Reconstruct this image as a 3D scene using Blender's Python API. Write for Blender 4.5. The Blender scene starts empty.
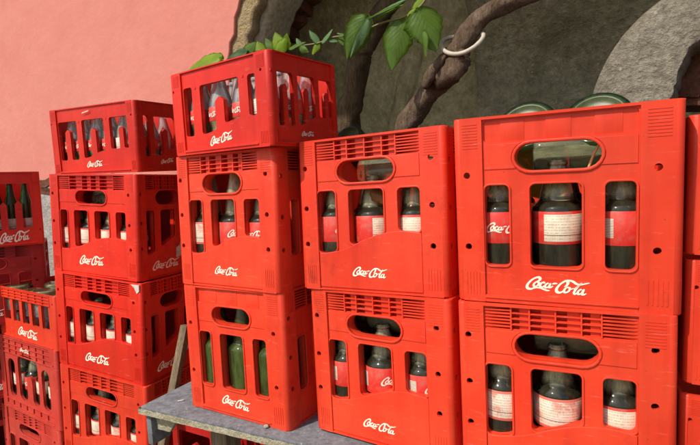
import bpy, bmesh, math, random
from mathutils import Matrix, Vector
R = math.radians
random.seed(7)
scene = bpy.context.scene
COL = scene.collection
CAM_Z = 1.36                                   # eye height above the ground
PITCH, ROLL, FPX = R(-4.85), R(-1.75), 484.4   # focal length in pixels of a 700 wide frame
YAW = R(-28.0)                                 # the stacks, bench and wall all run along this line
T_ = Vector((math.cos(YAW), math.sin(YAW), 0))     # along the wall, to the right
M_ = Vector((-math.sin(YAW), math.cos(YAW), 0))    # into the wall

# ------------------------------------------------------------------ materials
def newmat(name):
    m = bpy.data.materials.new(name); m.use_nodes = True
    nt = m.node_tree; b = nt.nodes['Principled BSDF']
    return m, nt, b
def N(nt, t, **kw):
    n = nt.nodes.new(t)
    for k, v in kw.items():
        if k.startswith('i_'):
            n.inputs[int(k[2:]) if k[2:].isdigit() else k[2:].replace('_', ' ')].default_value = v
        else: setattr(n, k, v)
    return n
def L(nt, a, b): nt.links.new(a, b)
def ramp(nt, fac, stops, interp='LINEAR'):
    r = N(nt, 'ShaderNodeValToRGB'); r.color_ramp.interpolation = interp
    e = r.color_ramp.elements
    while len(e) < len(stops): e.new(0.5)
    for x, (p, c) in zip(e, stops):
        x.position = p; x.color = (*c, 1) if len(c) == 3 else c
    L(nt, fac, r.inputs[0]); return r
def noise(nt, vec, scale, detail=4, rough=.55, dist=0.0):
    n = N(nt, 'ShaderNodeTexNoise'); n.inputs['Scale'].default_value = scale
    n.inputs['Detail'].default_value = detail; n.inputs['Roughness'].default_value = rough
    n.inputs['Distortion'].default_value = dist
    if vec is not None: L(nt, vec, n.inputs['Vector'])
    return n
def mix(nt, fac, a, b, mode='MIX'):
    m = N(nt, 'ShaderNodeMix', data_type='RGBA', blend_type=mode)
    for s, v in ((m.inputs[0], fac), (m.inputs[6], a), (m.inputs[7], b)):
        if hasattr(v, 'is_linked'): L(nt, v, s)
        else: s.default_value = v if not isinstance(v, tuple) or len(v) == 4 else (*v, 1)
    return m.outputs[2]
def bump(nt, b, h, strength, dist=.002):
    n = N(nt, 'ShaderNodeBump'); n.inputs['Strength'].default_value = strength
    n.inputs['Distance'].default_value = dist
    L(nt, h, n.inputs['Height']); L(nt, n.outputs[0], b.inputs['Normal']); return n

def red_plastic(name, col, faded, dirt=.5, rough=.42, grime=(.12, .012, .008)):
    m, nt, b = newmat(name)
    geo = N(nt, 'ShaderNodeNewGeometry'); pos = geo.outputs['Position']
    n1 = noise(nt, pos, 5.5, 4, .6)
    f1 = ramp(nt, n1.outputs[0], [(.36, (0, 0, 0)), (.66, (1, 1, 1))])
    c = mix(nt, f1.outputs[0], col, faded)
    n0 = noise(nt, pos, 2.3, 3, .5); f0 = ramp(nt, n0.outputs[0], [(.35, (.78, .70, .70)), (.62, (1, 1, 1))]); c = mix(nt, 1.0, c, f0.outputs[0], 'MULTIPLY')
    # scuffs: stretched noise, pale and dark
    mp = N(nt, 'ShaderNodeMapping'); mp.inputs['Scale'].default_value = (9, 9, 60); L(nt, pos, mp.inputs[0])
    n2 = noise(nt, mp.outputs[0], 2.6, 5, .7)
    f2 = ramp(nt, n2.outputs[0], [(.60, (0, 0, 0)), (.78, (1, 1, 1))])
    s2 = N(nt, 'ShaderNodeMath', operation='MULTIPLY', i_1=.34); L(nt, f2.outputs[0], s2.inputs[0])
    c = mix(nt, s2.outputs[0], c, (.84, .34, .26))
    n3 = noise(nt, pos, 30, 6, .72)
    f3 = ramp(nt, n3.outputs[0], [(.53, (0, 0, 0)), (.72, (1, 1, 1))])
    n3b = noise(nt, pos, 4, 2, .5)
    f3b = ramp(nt, n3b.outputs[0], [(.42, (0, 0, 0)), (.7, (1, 1, 1))])
    s3 = N(nt, 'ShaderNodeMath', operation='MULTIPLY'); L(nt, f3.outputs[0], s3.inputs[0]); L(nt, f3b.outputs[0], s3.inputs[1])
    s4 = N(nt, 'ShaderNodeMath', operation='MULTIPLY', i_1=dirt); L(nt, s3.outputs[0], s4.inputs[0])
    c = mix(nt, s4.outputs[0], c, grime)
    mq = N(nt, 'ShaderNodeMapping'); mq.inputs['Scale'].default_value = (26, 26, 1.6); L(nt, pos, mq.inputs[0])
    nq = noise(nt, mq.outputs[0], 1.0, 4, .6); fq = ramp(nt, nq.outputs[0], [(.36, (.78, .72, .78)), (.56, (1, 1, 1))]); c = mix(nt, .55, c, fq.outputs[0], 'MULTIPLY')
    # dark little pits and specks
    v = N(nt, 'ShaderNodeTexVoronoi'); v.inputs['Scale'].default_value = 38; L(nt, pos, v.inputs['Vector'])
    f6 = ramp(nt, v.outputs['Distance'], [(.035, (1, 1, 1)), (.06, (0, 0, 0))])
    s6 = N(nt, 'ShaderNodeMath', operation='MULTIPLY', i_1=.5); L(nt, f6.outputs[0], s6.inputs[0])
    c = mix(nt, s6.outputs[0], c, (.10, .03, .02))
    L(nt, c, b.inputs['Base Color'])
    rr = N(nt, 'ShaderNodeMapRange'); rr.inputs[3].default_value = rough - .08; rr.inputs[4].default_value = rough + .16
    L(nt, n3.outputs[0], rr.inputs[0]); L(nt, rr.outputs[0], b.inputs['Roughness'])
    b.inputs['Specular IOR Level'].default_value = .30
    nb = noise(nt, pos, 14, 3, .5); bump(nt, b, nb.outputs[0], .35, .004)
    return m

MAT = {}
MAT['red'] = red_plastic('red_plastic', (.70, .020, .007), (.75, .034, .012))
MAT['orange_red'] = red_plastic('sun_faded_red_plastic', (.76, .043, .014), (.80, .068, .025), .45)
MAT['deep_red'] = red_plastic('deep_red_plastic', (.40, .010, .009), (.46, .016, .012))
MAT['dusty_red'] = red_plastic('dusty_red_plastic', (.50, .036, .022), (.58, .070, .045), .6, .55)

def simple(name, col, rough=.6, nscale=40, amount=.3, dark=None, bumpy=.2, bd=.002, metal=0):
    m, nt, b = newmat(name)
    tc = N(nt, 'ShaderNodeTexCoord'); n = noise(nt, tc.outputs['Object'], nscale, 6, .65)
    f = ramp(nt, n.outputs[0], [(.35, (0, 0, 0)), (.7, (1, 1, 1))])
    d = dark or tuple(x * (1 - amount) for x in col)
    L(nt, mix(nt, f.outputs[0], d, col), b.inputs['Base Color'])
    b.inputs['Roughness'].default_value = rough; b.inputs['Metallic'].default_value = metal
    if bumpy: bump(nt, b, n.outputs[0], bumpy, bd)
    return m
def print_mat():
    m, nt, b = newmat('worn_cream_print')
    geo = N(nt, 'ShaderNodeNewGeometry'); n = noise(nt, geo.outputs['Position'], 210, 5, .7)
    n2 = noise(nt, geo.outputs['Position'], 13, 3, .5)
    ad = N(nt, 'ShaderNodeMath', operation='MULTIPLY_ADD', i_1=.75); L(nt, n2.outputs[0], ad.inputs[0]); L(nt, n.outputs[0], ad.inputs[2])
    f = ramp(nt, ad.outputs[0], [(.985, (0, 0, 0)), (1.06, (1, 1, 1))]); f.color_ramp.elements[0].position = 1.02; f.color_ramp.elements[1].position = 1.06
    L(nt, mix(nt, f.outputs[0], (.86, .78, .62), (.72, .16, .10)), b.inputs['Base Color']); b.inputs['Roughness'].default_value = .55
    return m
MAT['paint'] = print_mat()
MAT['paper'] = simple('torn_paper', (.70, .64, .54), .9, 60, .4)
MAT['hoop'] = simple('white_plastic_hoop', (.58, .53, .42), .6, 40, .35)

def glass(name, tint, rough=.03, dirt=(.30, .30, .22), dirtamt=.35, zneck=None, zlow=None):
    m, nt, b = newmat(name)
    tc = N(nt, 'ShaderNodeTexCoord')
    mp = N(nt, 'ShaderNodeMapping'); mp.inputs['Scale'].default_value = (40, 40, 9); L(nt, tc.outputs['Object'], mp.inputs[0])
    n = noise(nt, mp.outputs[0], 2.2, 6, .7)
    f = ramp(nt, n.outputs[0], [(.30, (.25, .25, .25)), (.75, (1, 1, 1))])
    s = N(nt, 'ShaderNodeMath', operation='MULTIPLY', i_1=dirtamt); L(nt, f.outputs[0], s.inputs[0])
    lw = N(nt, 'ShaderNodeLayerWeight'); lw.inputs[0].default_value = .5
    fr = ramp(nt, lw.outputs['Facing'], [(.25, (1, 1, 1)), (.62, (.12, .12, .12))])  # dust fades towards the outline, painting in dark refracted edges
    s2 = N(nt, 'ShaderNodeMath', operation='MULTIPLY'); L(nt, s.outputs[0], s2.inputs[0]); L(nt, fr.outputs[0], s2.inputs[1]); s = s2
    if zneck:  # dust weighted to the neck, painting in the sunlight there
        sp = N(nt, 'ShaderNodeSeparateXYZ'); L(nt, tc.outputs['Object'], sp.inputs[0])
        zr = N(nt, 'ShaderNodeMapRange'); zr.inputs[1].default_value = zneck; zr.inputs[2].default_value = zneck + .014; zr.inputs[3].default_value = .07; zr.inputs[4].default_value = 1
        L(nt, sp.outputs[2], zr.inputs[0])
        s3 = N(nt, 'ShaderNodeMath', operation='MULTIPLY'); L(nt, s.outputs[0], s3.inputs[0]); L(nt, zr.outputs[0], s3.inputs[1]); s = s3
    b.inputs['Base Color'].default_value = (*tint, 1); b.inputs['Roughness'].default_value = rough
    if zneck:                                    # dark painted into the lower glass, hiding the sunlit red behind it
        zb = N(nt, 'ShaderNodeMapRange'); zb.inputs[1].default_value = .10; zb.inputs[2].default_value = .17; L(nt, sp.outputs[2], zb.inputs[0])
        L(nt, mix(nt, zb.outputs[0], (.16, .13, .07), tint), b.inputs['Base Color'])
    b.inputs['IOR'].default_value = 1.45; b.inputs['Transmission Weight'].default_value = 1
    n2 = noise(nt, tc.outputs['Object'], 26, 2, .5); bump(nt, b, n2.outputs[0], .12, .003)
    d = N(nt, 'ShaderNodeBsdfDiffuse'); L(nt, mix(nt, n.outputs[0], tuple(x * .6 for x in dirt), tuple(min(1, x * 1.35) for x in dirt)), d.inputs[0])
    if zlow:                                     # an olive film in the lower half of the small bottles
        sq = N(nt, 'ShaderNodeSeparateXYZ'); L(nt, tc.outputs['Object'], sq.inputs[0])
        zq = N(nt, 'ShaderNodeMapRange'); zq.inputs[1].default_value = zlow; zq.inputs[2].default_value = zlow + .012; L(nt, sq.outputs[2], zq.inputs[0])
        L(nt, mix(nt, zq.outputs[0], (.44, .45, .22), mix(nt, n.outputs[0], tuple(x * .6 for x in dirt), dirt)), d.inputs[0])
    mx = N(nt, 'ShaderNodeMixShader'); L(nt, s.outputs[0], mx.inputs[0]); L(nt, b.outputs[0], mx.inputs[1]); L(nt, d.outputs[0], mx.inputs[2])
    L(nt, mx.outputs[0], nt.nodes['Material Output'].inputs[0])
    return m
MAT['glass'] = glass('dusty_bottle_glass', (.72, .74, .52), .03, (.54, .56, .32), .82, .176)
MAT['clear_glass'] = glass('clear_bottle_glass', (.92, .93, .86), .04, (.82, .82, .78), .74, None, .070)
MAT['dusty'] = glass('very_dusty_bottle_glass', (.72, .74, .52), .05, (.36, .40, .22), .6)
MAT['green_glass'] = glass('green_bottle_glass', (.22, .48, .10), .05, (.13, .19, .045), .62)
MAT['dark_green_glass'] = glass('dark_green_bottle_glass', (.05, .26, .05), .05, (.05, .12, .03), .5)

MAT['base'] = simple('dusty_olive_glass', (.085, .11, .025), .42, 50, .6, bumpy=.3)

def label_mat(name, redc, whitec, seed, whitefrac=.36, bleed=0):
    m, nt, b = newmat(name)
    tc = N(nt, 'ShaderNodeTexCoord'); o = tc.outputs['Object']
    sp = N(nt, 'ShaderNodeSeparateXYZ'); L(nt, o, sp.inputs[0])
    at = N(nt, 'ShaderNodeMath', operation='ARCTAN2'); L(nt, sp.outputs[1], at.inputs[0]); L(nt, sp.outputs[0], at.inputs[1])
    a = N(nt, 'ShaderNodeMapRange'); a.inputs[1].default_value = -math.pi; a.inputs[2].default_value = math.pi; L(nt, at.outputs[0], a.inputs[0])
    A = a.outputs[0]
    # cream ingredients panel, red field, and a band of barcode bars
    w = ramp(nt, A, [(.0, (1, 1, 1)), (whitefrac, (1, 1, 1)), (whitefrac + .004, (0, 0, 0)), (1, (0, 0, 0))])
    c = mix(nt, w.outputs[0], redc, whitec)
    if bleed:
        nb = noise(nt, o, 28, 4, .7); fb = ramp(nt, nb.outputs[0], [(.50, (0, 0, 0)), (.60, (1, 1, 1))]); sb = N(nt, 'ShaderNodeMath', operation='MULTIPLY', i_1=bleed); L(nt, fb.outputs[0], sb.inputs[0]); c = mix(nt, sb.outputs[0], c, (.66, .13, .09))
    mp = N(nt, 'ShaderNodeCombineXYZ'); L(nt, A, mp.inputs[0]); L(nt, sp.outputs[2], mp.inputs[1])
    ms = N(nt, 'ShaderNodeMapping'); ms.inputs['Scale'].default_value = (60, 30, 1); ms.inputs['Location'].default_value = (seed, seed * .3, 0); L(nt, mp.outputs[0], ms.inputs[0])
    words = noise(nt, ms.outputs[0], 3.0, 3, .6)
    wv = N(nt, 'ShaderNodeMath', operation='SINE'); zz = N(nt, 'ShaderNodeMath', operation='MULTIPLY', i_1=1250.0)
    L(nt, sp.outputs[2], zz.inputs[0]); L(nt, zz.outputs[0], wv.inputs[0])
    lines = ramp(nt, wv.outputs[0], [(.25, (0, 0, 0)), (.5, (1, 1, 1))])
    wm = ramp(nt, words.outputs[0], [(.44, (0, 0, 0)), (.52, (1, 1, 1))])
    mul = N(nt, 'ShaderNodeMath', operation='MULTIPLY'); L(nt, lines.outputs[0], mul.inputs[0]); L(nt, wm.outputs[0], mul.inputs[1])
    mul2 = N(nt, 'ShaderNodeMath', operation='MULTIPLY'); L(nt, mul.outputs[0], mul2.inputs[0]); L(nt, w.outputs[0], mul2.inputs[1])
    mul3 = N(nt, 'ShaderNodeMath', operation='MULTIPLY', i_1=.5); L(nt, mul2.outputs[0], mul3.inputs[0])
    c = mix(nt, mul3.outputs[0], c, (.22, .12, .07))
    # barcode block in the red field
    bw = ramp(nt, A, [(whitefrac + .04, (0, 0, 0)), (whitefrac + .041, (1, 1, 1)), (whitefrac + .10, (1, 1, 1)), (whitefrac + .101, (0, 0, 0))], 'CONSTANT')
    bs = N(nt, 'ShaderNodeMath', operation='SINE'); bz = N(nt, 'ShaderNodeMath', operation='MULTIPLY', i_1=2300.0); L(nt, sp.outputs[2], bz.inputs[0]); L(nt, bz.outputs[0], bs.inputs[0])
    bc = ramp(nt, bs.outputs[0], [(.45, (.75, .68, .55)), (.55, (.07, .05, .04))])
    az_ = N(nt, 'ShaderNodeMath', operation='ABSOLUTE'); L(nt, sp.outputs[2], az_.inputs[0])
    zm = N(nt, 'ShaderNodeMath', operation='LESS_THAN', i_1=.0165); L(nt, az_.outputs[0], zm.inputs[0])
    bm_ = N(nt, 'ShaderNodeMath', operation='MULTIPLY'); L(nt, bw.outputs[0], bm_.inputs[0]); L(nt, zm.outputs[0], bm_.inputs[1])
    c = mix(nt, bm_.outputs[0], c, bc.outputs[0])
    ze = N(nt, 'ShaderNodeMath', operation='GREATER_THAN', i_1=.0240); L(nt, az_.outputs[0], ze.inputs[0]); c = mix(nt, ze.outputs[0], c, redc)
    zl = N(nt, 'ShaderNodeMath', operation='COMPARE', i_1=-.0125, i_2=.0006); L(nt, sp.outputs[2], zl.inputs[0]); zl2 = N(nt, 'ShaderNodeMath', operation='MULTIPLY'); L(nt, zl.outputs[0], zl2.inputs[0]); L(nt, w.outputs[0], zl2.inputs[1]); c = mix(nt, zl2.outputs[0], c, (.10, .06, .04))
    n = noise(nt, o, 45, 6, .7); f = ramp(nt, n.outputs[0], [(.46, (0, 0, 0)), (.70, (1, 1, 1))])
    s = N(nt, 'ShaderNodeMath', operation='MULTIPLY', i_1=.42); L(nt, f.outputs[0], s.inputs[0])
    c = mix(nt, s.outputs[0], c, (.34, .24, .16))
    L(nt, c, b.inputs['Base Color']); b.inputs['Roughness'].default_value = .5
    return m
MAT['label_a'] = label_mat('red_and_cream_paper_label', (.60, .026, .018), (.74, .66, .50), 1.3)
MAT['label_b'] = label_mat('bright_red_paper_label', (.64, .03, .02), (.78, .72, .60), 5.1, .30)
MAT['label_c'] = label_mat('faded_cream_paper_label', (.62, .14, .10), (.74, .66, .52), 9.7, .46, .7)
MAT['label_g'] = label_mat('green_paper_label', (.05, .16, .03), (.60, .60, .52), 2.2, .25)

def wall_plaster():
    m, nt, b = newmat('pink_plaster')
    geo = N(nt, 'ShaderNodeNewGeometry'); pos = geo.outputs['Position']
    n1 = noise(nt, pos, 1.6, 5, .6); f1 = ramp(nt, n1.outputs[0], [(.3, (.57, .200, .158)), (.7, (.63, .242, .197))])
    n2 = noise(nt, pos, 9, 6, .7); f2 = ramp(nt, n2.outputs[0], [(.45, (0, 0, 0)), (.75, (1, 1, 1))])
    s = N(nt, 'ShaderNodeMath', operation='MULTIPLY', i_1=.28); L(nt, f2.outputs[0], s.inputs[0])
    c = mix(nt, s.outputs[0], f1.outputs[0], (.64, .285, .22))
    n3 = noise(nt, pos, 3.1, 4, .6, .8); f3 = ramp(nt, n3.outputs[0], [(.60, (0, 0, 0)), (.75, (1, 1, 1))])
    s3 = N(nt, 'ShaderNodeMath', operation='MULTIPLY', i_1=.3); L(nt, f3.outputs[0], s3.inputs[0])
    c = mix(nt, s3.outputs[0], c, (.46, .15, .12))
    L(nt, c, b.inputs['Base Color']); b.inputs['Roughness'].default_value = .9; b.inputs['Specular IOR Level'].default_value = .15
    nb = noise(nt, pos, 26, 7, .72); nc = noise(nt, pos, 5, 4, .6)
    ad = N(nt, 'ShaderNodeMath', operation='MULTIPLY_ADD', i_1=2.2); L(nt, nc.outputs[0], ad.inputs[0]); L(nt, nb.outputs[0], ad.inputs[2])
    bump(nt, b, ad.outputs[0], .32, .009); return m
MAT['pink'] = wall_plaster()
def earthy(name, a, c2, c3, scale, speck=None, bs=.7, bd=.01, stretch=(1, 1, 1)):
    m, nt, b = newmat(name)
    geo = N(nt, 'ShaderNodeNewGeometry')
    mp = N(nt, 'ShaderNodeMapping'); mp.inputs['Scale'].default_value = stretch; L(nt, geo.outputs['Position'], mp.inputs[0]); pos = mp.outputs[0]
    n1 = noise(nt, pos, scale, 6, .65, .4); f1 = ramp(nt, n1.outputs[0], [(.3, a), (.55, c2), (.75, c3)])
    c = f1.outputs[0]
    n2 = noise(nt, pos, scale * 9, 6, .75)
    f2 = ramp(nt, n2.outputs[0], [(.35, (.55, .55, .55)), (.7, (1.15, 1.15, 1.15))])
    c = mix(nt, 1.0, c, f2.outputs[0], 'MULTIPLY')
    if speck:
        v = N(nt, 'ShaderNodeTexVoronoi'); v.inputs['Scale'].default_value = speck[1]; L(nt, geo.outputs['Position'], v.inputs['Vector'])
        fs = ramp(nt, v.outputs['Distance'], [(.10, (1, 1, 1)), (.2, (0, 0, 0))])
        n4 = noise(nt, pos, scale * 3, 3, .6); f4 = ramp(nt, n4.outputs[0], [(.48, (0, 0, 0)), (.6, (1, 1, 1))])
        mm = N(nt, 'ShaderNodeMath', operation='MULTIPLY'); L(nt, fs.outputs[0], mm.inputs[0]); L(nt, f4.outputs[0], mm.inputs[1])
        c = mix(nt, mm.outputs[0], c, speck[0])
    L(nt, c, b.inputs['Base Color']); b.inputs['Roughness'].default_value = .92; b.inputs['Specular IOR Level'].default_value = .15
    ad = N(nt, 'ShaderNodeMath', operation='MULTIPLY_ADD', i_1=2.5); L(nt, n1.outputs[0], ad.inputs[0]); L(nt, n2.outputs[0], ad.inputs[2])
    bump(nt, b, ad.outputs[0], bs, bd); return m
MAT['mud'] = earthy('olive_mud_render', (.44, .385, .175), (.63, .56, .30), (.77, .70, .45), 2.6, None, stretch=(1, 1, .85), bs=1.0, bd=.028)
MAT['old_concrete'] = earthy('dark_old_concrete', (.28, .25, .14), (.45, .405, .25), (.62, .57, .41), 4.2, ((.5, .46, .36), 42), bs=1.0, bd=.022)
MAT['pale_concrete'] = earthy('pale_weathered_concrete', (.28, .245, .18), (.43, .385, .295), (.55, .50, .39), 6, ((.58, .55, .48), 34), bs=1.0, bd=.022)
MAT['torn'] = earthy('torn_lime_plaster', (.52, .38, .19), (.66, .51, .28), (.74, .61, .40), 11, bs=1.0, bd=.02)
MAT['grey_render'] = earthy('grey_render', (.40, .36, .24), (.50, .45, .31), (.58, .53, .40), 7)
MAT['pale_render'] = earthy('pale_grey_render', (.36, .34, .31), (.46, .44, .40), (.56, .54, .5), 8)
MAT['brick'] = earthy('crumbly_brick', (.12, .045, .028), (.20, .085, .05), (.30, .16, .105), 14)
MAT['soil'] = earthy('dusty_ground', (.22, .17, .11), (.30, .24, .16), (.36, .30, .21), 3)
MAT['bark'] = earthy('vine_bark', (.16, .105, .065), (.30, .205, .135), (.46, .35, .26), 11, bs=1.0, bd=.02, stretch=(1.6, 1.6, .35))
MAT['bark2'] = earthy('dark_bark', (.10, .066, .034), (.19, .13, .07), (.28, .20, .115), 9, bs=1.0, bd=.02, stretch=(1.6, 1.6, .3))
MAT['wood'] = earthy('weathered_wood', (.17, .125, .075), (.26, .20, .125), (.34, .27, .18), 9, stretch=(2.5, 2.5, .25), bs=.6, bd=.004)
MAT['sheet'] = simple('pale_bounce_boards', (.80, .76, .66), .8, 12, .1)  # pale colour of the added roof, set to bounce light into the recess
MAT['slab'] = earthy('blue_grey_slab', (.155, .158, .170), (.190, .194, .206), (.225, .228, .240), 7, ((.34, .34, .36), 90), bs=.6, bd=.003)
MAT['slab_edge'] = earthy('chipped_slab_edge', (.50, .45, .29), (.66, .60, .42), (.76, .70, .54), 22, ((.6, .57, .48), 70), bs=1.0, bd=.008)

def leaf_mat(name, a, b2, trans=.45):
    m, nt, b = newmat(name)
    tc = N(nt, 'ShaderNodeTexCoord'); n = noise(nt, tc.outputs['Object'], 22, 4, .6)
    sp = N(nt, 'ShaderNodeSeparateXYZ'); L(nt, tc.outputs['UV'], sp.inputs[0])
    # side veins slanting from the midrib
    ab = N(nt, 'ShaderNodeMath', operation='ABSOLUTE'); L(nt, sp.outputs[0], ab.inputs[0])
    md = N(nt, 'ShaderNodeMath', operation='MULTIPLY_ADD', i_1=-.55); L(nt, ab.outputs[0], md.inputs[0]); L(nt, sp.outputs[1], md.inputs[2])
    ml = N(nt, 'ShaderNodeMath', operation='MULTIPLY', i_1=44.0); L(nt, md.outputs[0], ml.inputs[0])
    si = N(nt, 'ShaderNodeMath', operation='SINE'); L(nt, ml.outputs[0], si.inputs[0])
    vr = ramp(nt, si.outputs[0], [(.86, (0, 0, 0)), (.97, (1, 1, 1))])
    f = ramp(nt, n.outputs[0], [(.3, a), (.7, b2)])
    vs = N(nt, 'ShaderNodeMath', operation='MULTIPLY', i_1=.16); L(nt, vr.outputs[0], vs.inputs[0])
    c = mix(nt, vs.outputs[0], f.outputs[0], tuple(min(1, x * 1.9 + .02) for x in b2))
    ns = noise(nt, tc.outputs['Object'], 60, 3, .6); fs = ramp(nt, ns.outputs[0], [(.66, (0, 0, 0)), (.74, (1, 1, 1))]); c = mix(nt, fs.outputs[0], c, (.20, .13, .04))
    L(nt, c, b.inputs['Base Color']); b.inputs['Roughness'].default_value = .46
    bump(nt, b, si.outputs[0], .10, .002)
    t = N(nt, 'ShaderNodeBsdfTranslucent'); L(nt, mix(nt, 1.0, c, (1.3, 1.3, .5, 1), 'MULTIPLY'), t.inputs[0])
    mx = N(nt, 'ShaderNodeMixShader', i_0=trans); L(nt, b.outputs[0], mx.inputs[1]); L(nt, t.outputs[0], mx.inputs[2])
    L(nt, mx.outputs[0], nt.nodes['Material Output'].inputs[0]); return m
MAT['leaf'] = leaf_mat('green_leaf', (.14, .25, .035), (.22, .36, .065))
MAT['leaf_yellow'] = leaf_mat('yellow_green_leaf', (.28, .42, .03), (.42, .56, .06))
MAT['leaf_dark'] = leaf_mat('dark_green_leaf', (.035, .11, .025), (.07, .17, .04), .2)
MAT['leaf_blue'] = leaf_mat('glossy_blue_green_leaf', (.17, .31, .13), (.26, .42, .21), .3)
MAT['stem_dry'] = simple('dry_straw_yellow', (.62, .46, .20), .8, 60, .3)
MAT['stem'] = simple('green_stem', (.22, .20, .07), .6, 60, .4)

# ------------------------------------------------------------------ object helpers
def link(name, mesh, mat=None, parent=None):
    o = bpy.data.objects.new(name, mesh); COL.objects.link(o)
    if mesh is not None and mat is not None and not mesh.materials: mesh.materials.append(mat)
    if parent is not None: o.parent = parent
    return o
def tag(o, label=None, cat=None, group=None, kind=None):
    if label: o['label'] = label
    if cat: o['category'] = cat
    if group: o['group'] = group
    if kind: o['kind'] = kind
    return o
def empty(name, matrix=None):
    o = bpy.data.objects.new(name, None); COL.objects.link(o); o.empty_display_size = .05
    if matrix is not None: o.matrix_world = matrix
    return o
TMP = bpy.data.collections.new('tmp'); COL.children.link(TMP)

def fill_mesh(outer, holes, y0, y1, bev=.0):
    """flat shape in x,z with holes, from depth y0 (front) to y1, rounded edges"""
    cu = bpy.data.curves.new('c', 'CURVE'); cu.dimensions = '2D'; cu.fill_mode = 'BOTH'
    for poly in [outer] + list(holes):
        s = cu.splines.new('POLY'); s.points.add(len(poly) - 1); s.use_cyclic_u = True
        for p, (x, z) in zip(s.points, poly): p.co = (x, z, 0, 1)
    t = abs(y1 - y0); cu.extrude = max(t / 2 - bev, 0); cu.bevel_depth = bev; cu.bevel_resolution = 1; cu.offset = -bev
    o = bpy.data.objects.new('c', cu); TMP.objects.link(o)
    dg = bpy.context.evaluated_depsgraph_get()
    me = bpy.data.meshes.new_from_object(o.evaluated_get(dg))
    me.transform(Matrix.Translation((0, (y0 + y1) / 2, 0)) @ Matrix.Rotation(R(90), 4, 'X'))
    bpy.data.objects.remove(o); bpy.data.curves.remove(cu)
    me.materials.clear(); return me
class MB:
    def __init__(s): s.bm = bmesh.new()
    def add(s, me, mat=None, free=True):
        if mat is not None: me.transform(mat)
        s.bm.from_mesh(me)
        if free: bpy.data.meshes.remove(me)
        return s
    def fill(s, outer, holes=(), y0=0, y1=.004, bev=0): return s.add(fill_mesh(outer, holes, y0, y1, bev))
    def box(s, x0, x1, y0, y1, z0, z1, bev=0, mat=None):
        r = bmesh.ops.create_cube(s.bm, size=1); vs = r['verts']
        for v in vs: v.co = Vector(((x0 + x1) / 2 + v.co.x * (x1 - x0), (y0 + y1) / 2 + v.co.y * (y1 - y0), (z0 + z1) / 2 + v.co.z * (z1 - z0)))
        if bev:
            es = list({e for v in vs for e in v.link_edges})
            g = bmesh.ops.bevel(s.bm, geom=es, offset=bev, segments=2, affect='EDGES', profile=.6); vs = list({v for f in g['faces'] for v in f.verts} | {v for v in vs if v.is_valid})
        if mat is not None:
            for v in vs: v.co = mat @ v.co
        return s
    def quad(s, a, b, c, d):
        s.bm.faces.new([s.bm.verts.new(p) for p in (a, b, c, d)]); return s
    def mesh(s, name, smooth=True, angle=35):
        me = bpy.data.meshes.new(name)
        bmesh.ops.recalc_face_normals(s.bm, faces=s.bm.faces) if smooth == 'recalc' else None
        for f in s.bm.faces: f.smooth = bool(smooth)
        if smooth:
            for e in s.bm.edges:
                if len(e.link_faces) != 2 or e.calc_face_angle(0) > R(angle): e.smooth = False
        s.bm.to_mesh(me); s.bm.free(); return me
def fillet(pts, r, n=4, minang=20):
    pts = [p for i, p in enumerate(pts) if (Vector(p) - Vector(pts[i - 1])).length > 1e-6]
    out = []; k = len(pts)
    for i, p in enumerate(pts):
        p = Vector(p); a = Vector(pts[i - 1]) - p; b = Vector(pts[(i + 1) % k]) - p
        la, lb = a.length, b.length; a.normalize(); b.normalize()
        ang = a.angle(b)
        if R(180) - ang < R(minang): out.append(tuple(p)); continue
        d = min(r / math.tan(ang / 2), la * .48, lb * .48); rr = d * math.tan(ang / 2)
        c = p + (a + b).normalized() * (rr / math.sin(ang / 2))
        p0, p1 = p + a * d - c, p + b * d - c
        t0 = math.atan2(p0.y, p0.x); dt = math.atan2(p1.y, p1.x) - t0
        dt = (dt + math.pi) % (2 * math.pi) - math.pi
        for j in range(n + 1):
            t = t0 + dt * j / n; out.append((c.x + rr * math.cos(t), c.y + rr * math.sin(t)))
    return out
def offset(pts, d):
    """outward offset of a counter-clockwise polygon"""
    A = sum(pts[i - 1][0] * p[1] - p[0] * pts[i - 1][1] for i, p in enumerate(pts)); sg = 1 if A > 0 else -1
    out = []; k = len(pts)
    for i, p in enumerate(pts):
        p = Vector(p); e0 = (p - Vector(pts[i - 1])); e1 = (Vector(pts[(i + 1) % k]) - p)
        if e0.length < 1e-7 or e1.length < 1e-7: continue
        e0.normalize(); e1.normalize()
        n0 = Vector((e0.y, -e0.x)) * sg; n1 = Vector((e1.y, -e1.x)) * sg
        m = n0 + n1; m = m.normalized() if m.length > 1e-6 else n0
        c = max(m.dot(n0), .45); q = p + m * (d / c); out.append((q.x, q.y))
    return out
def capsule(x0, x1, z0, z1, n=9):
    r = (z1 - z0) / 2; zc = (z0 + z1) / 2
    rx = min(r * 1.15, (x1 - x0) / 2)
    o = [(x1 - rx + rx * math.sin(t), zc - r * math.cos(t)) for t in [math.pi * i / n for i in range(n + 1)]]
    o += [(x0 + rx - rx * math.sin(t), zc + r * math.cos(t)) for t in [math.pi * i / n for i in range(n + 1)]]
    return o
def circle(x, z, r, n=14, sq=1): return [(x + r * math.cos(2 * math.pi * i / n), z + r * sq * math.sin(2 * math.pi * i / n)) for i in range(n)]
def rect(x0, x1, z0, z1): return [(x0, z0), (x1, z0), (x1, z1), (x0, z1)]

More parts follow.
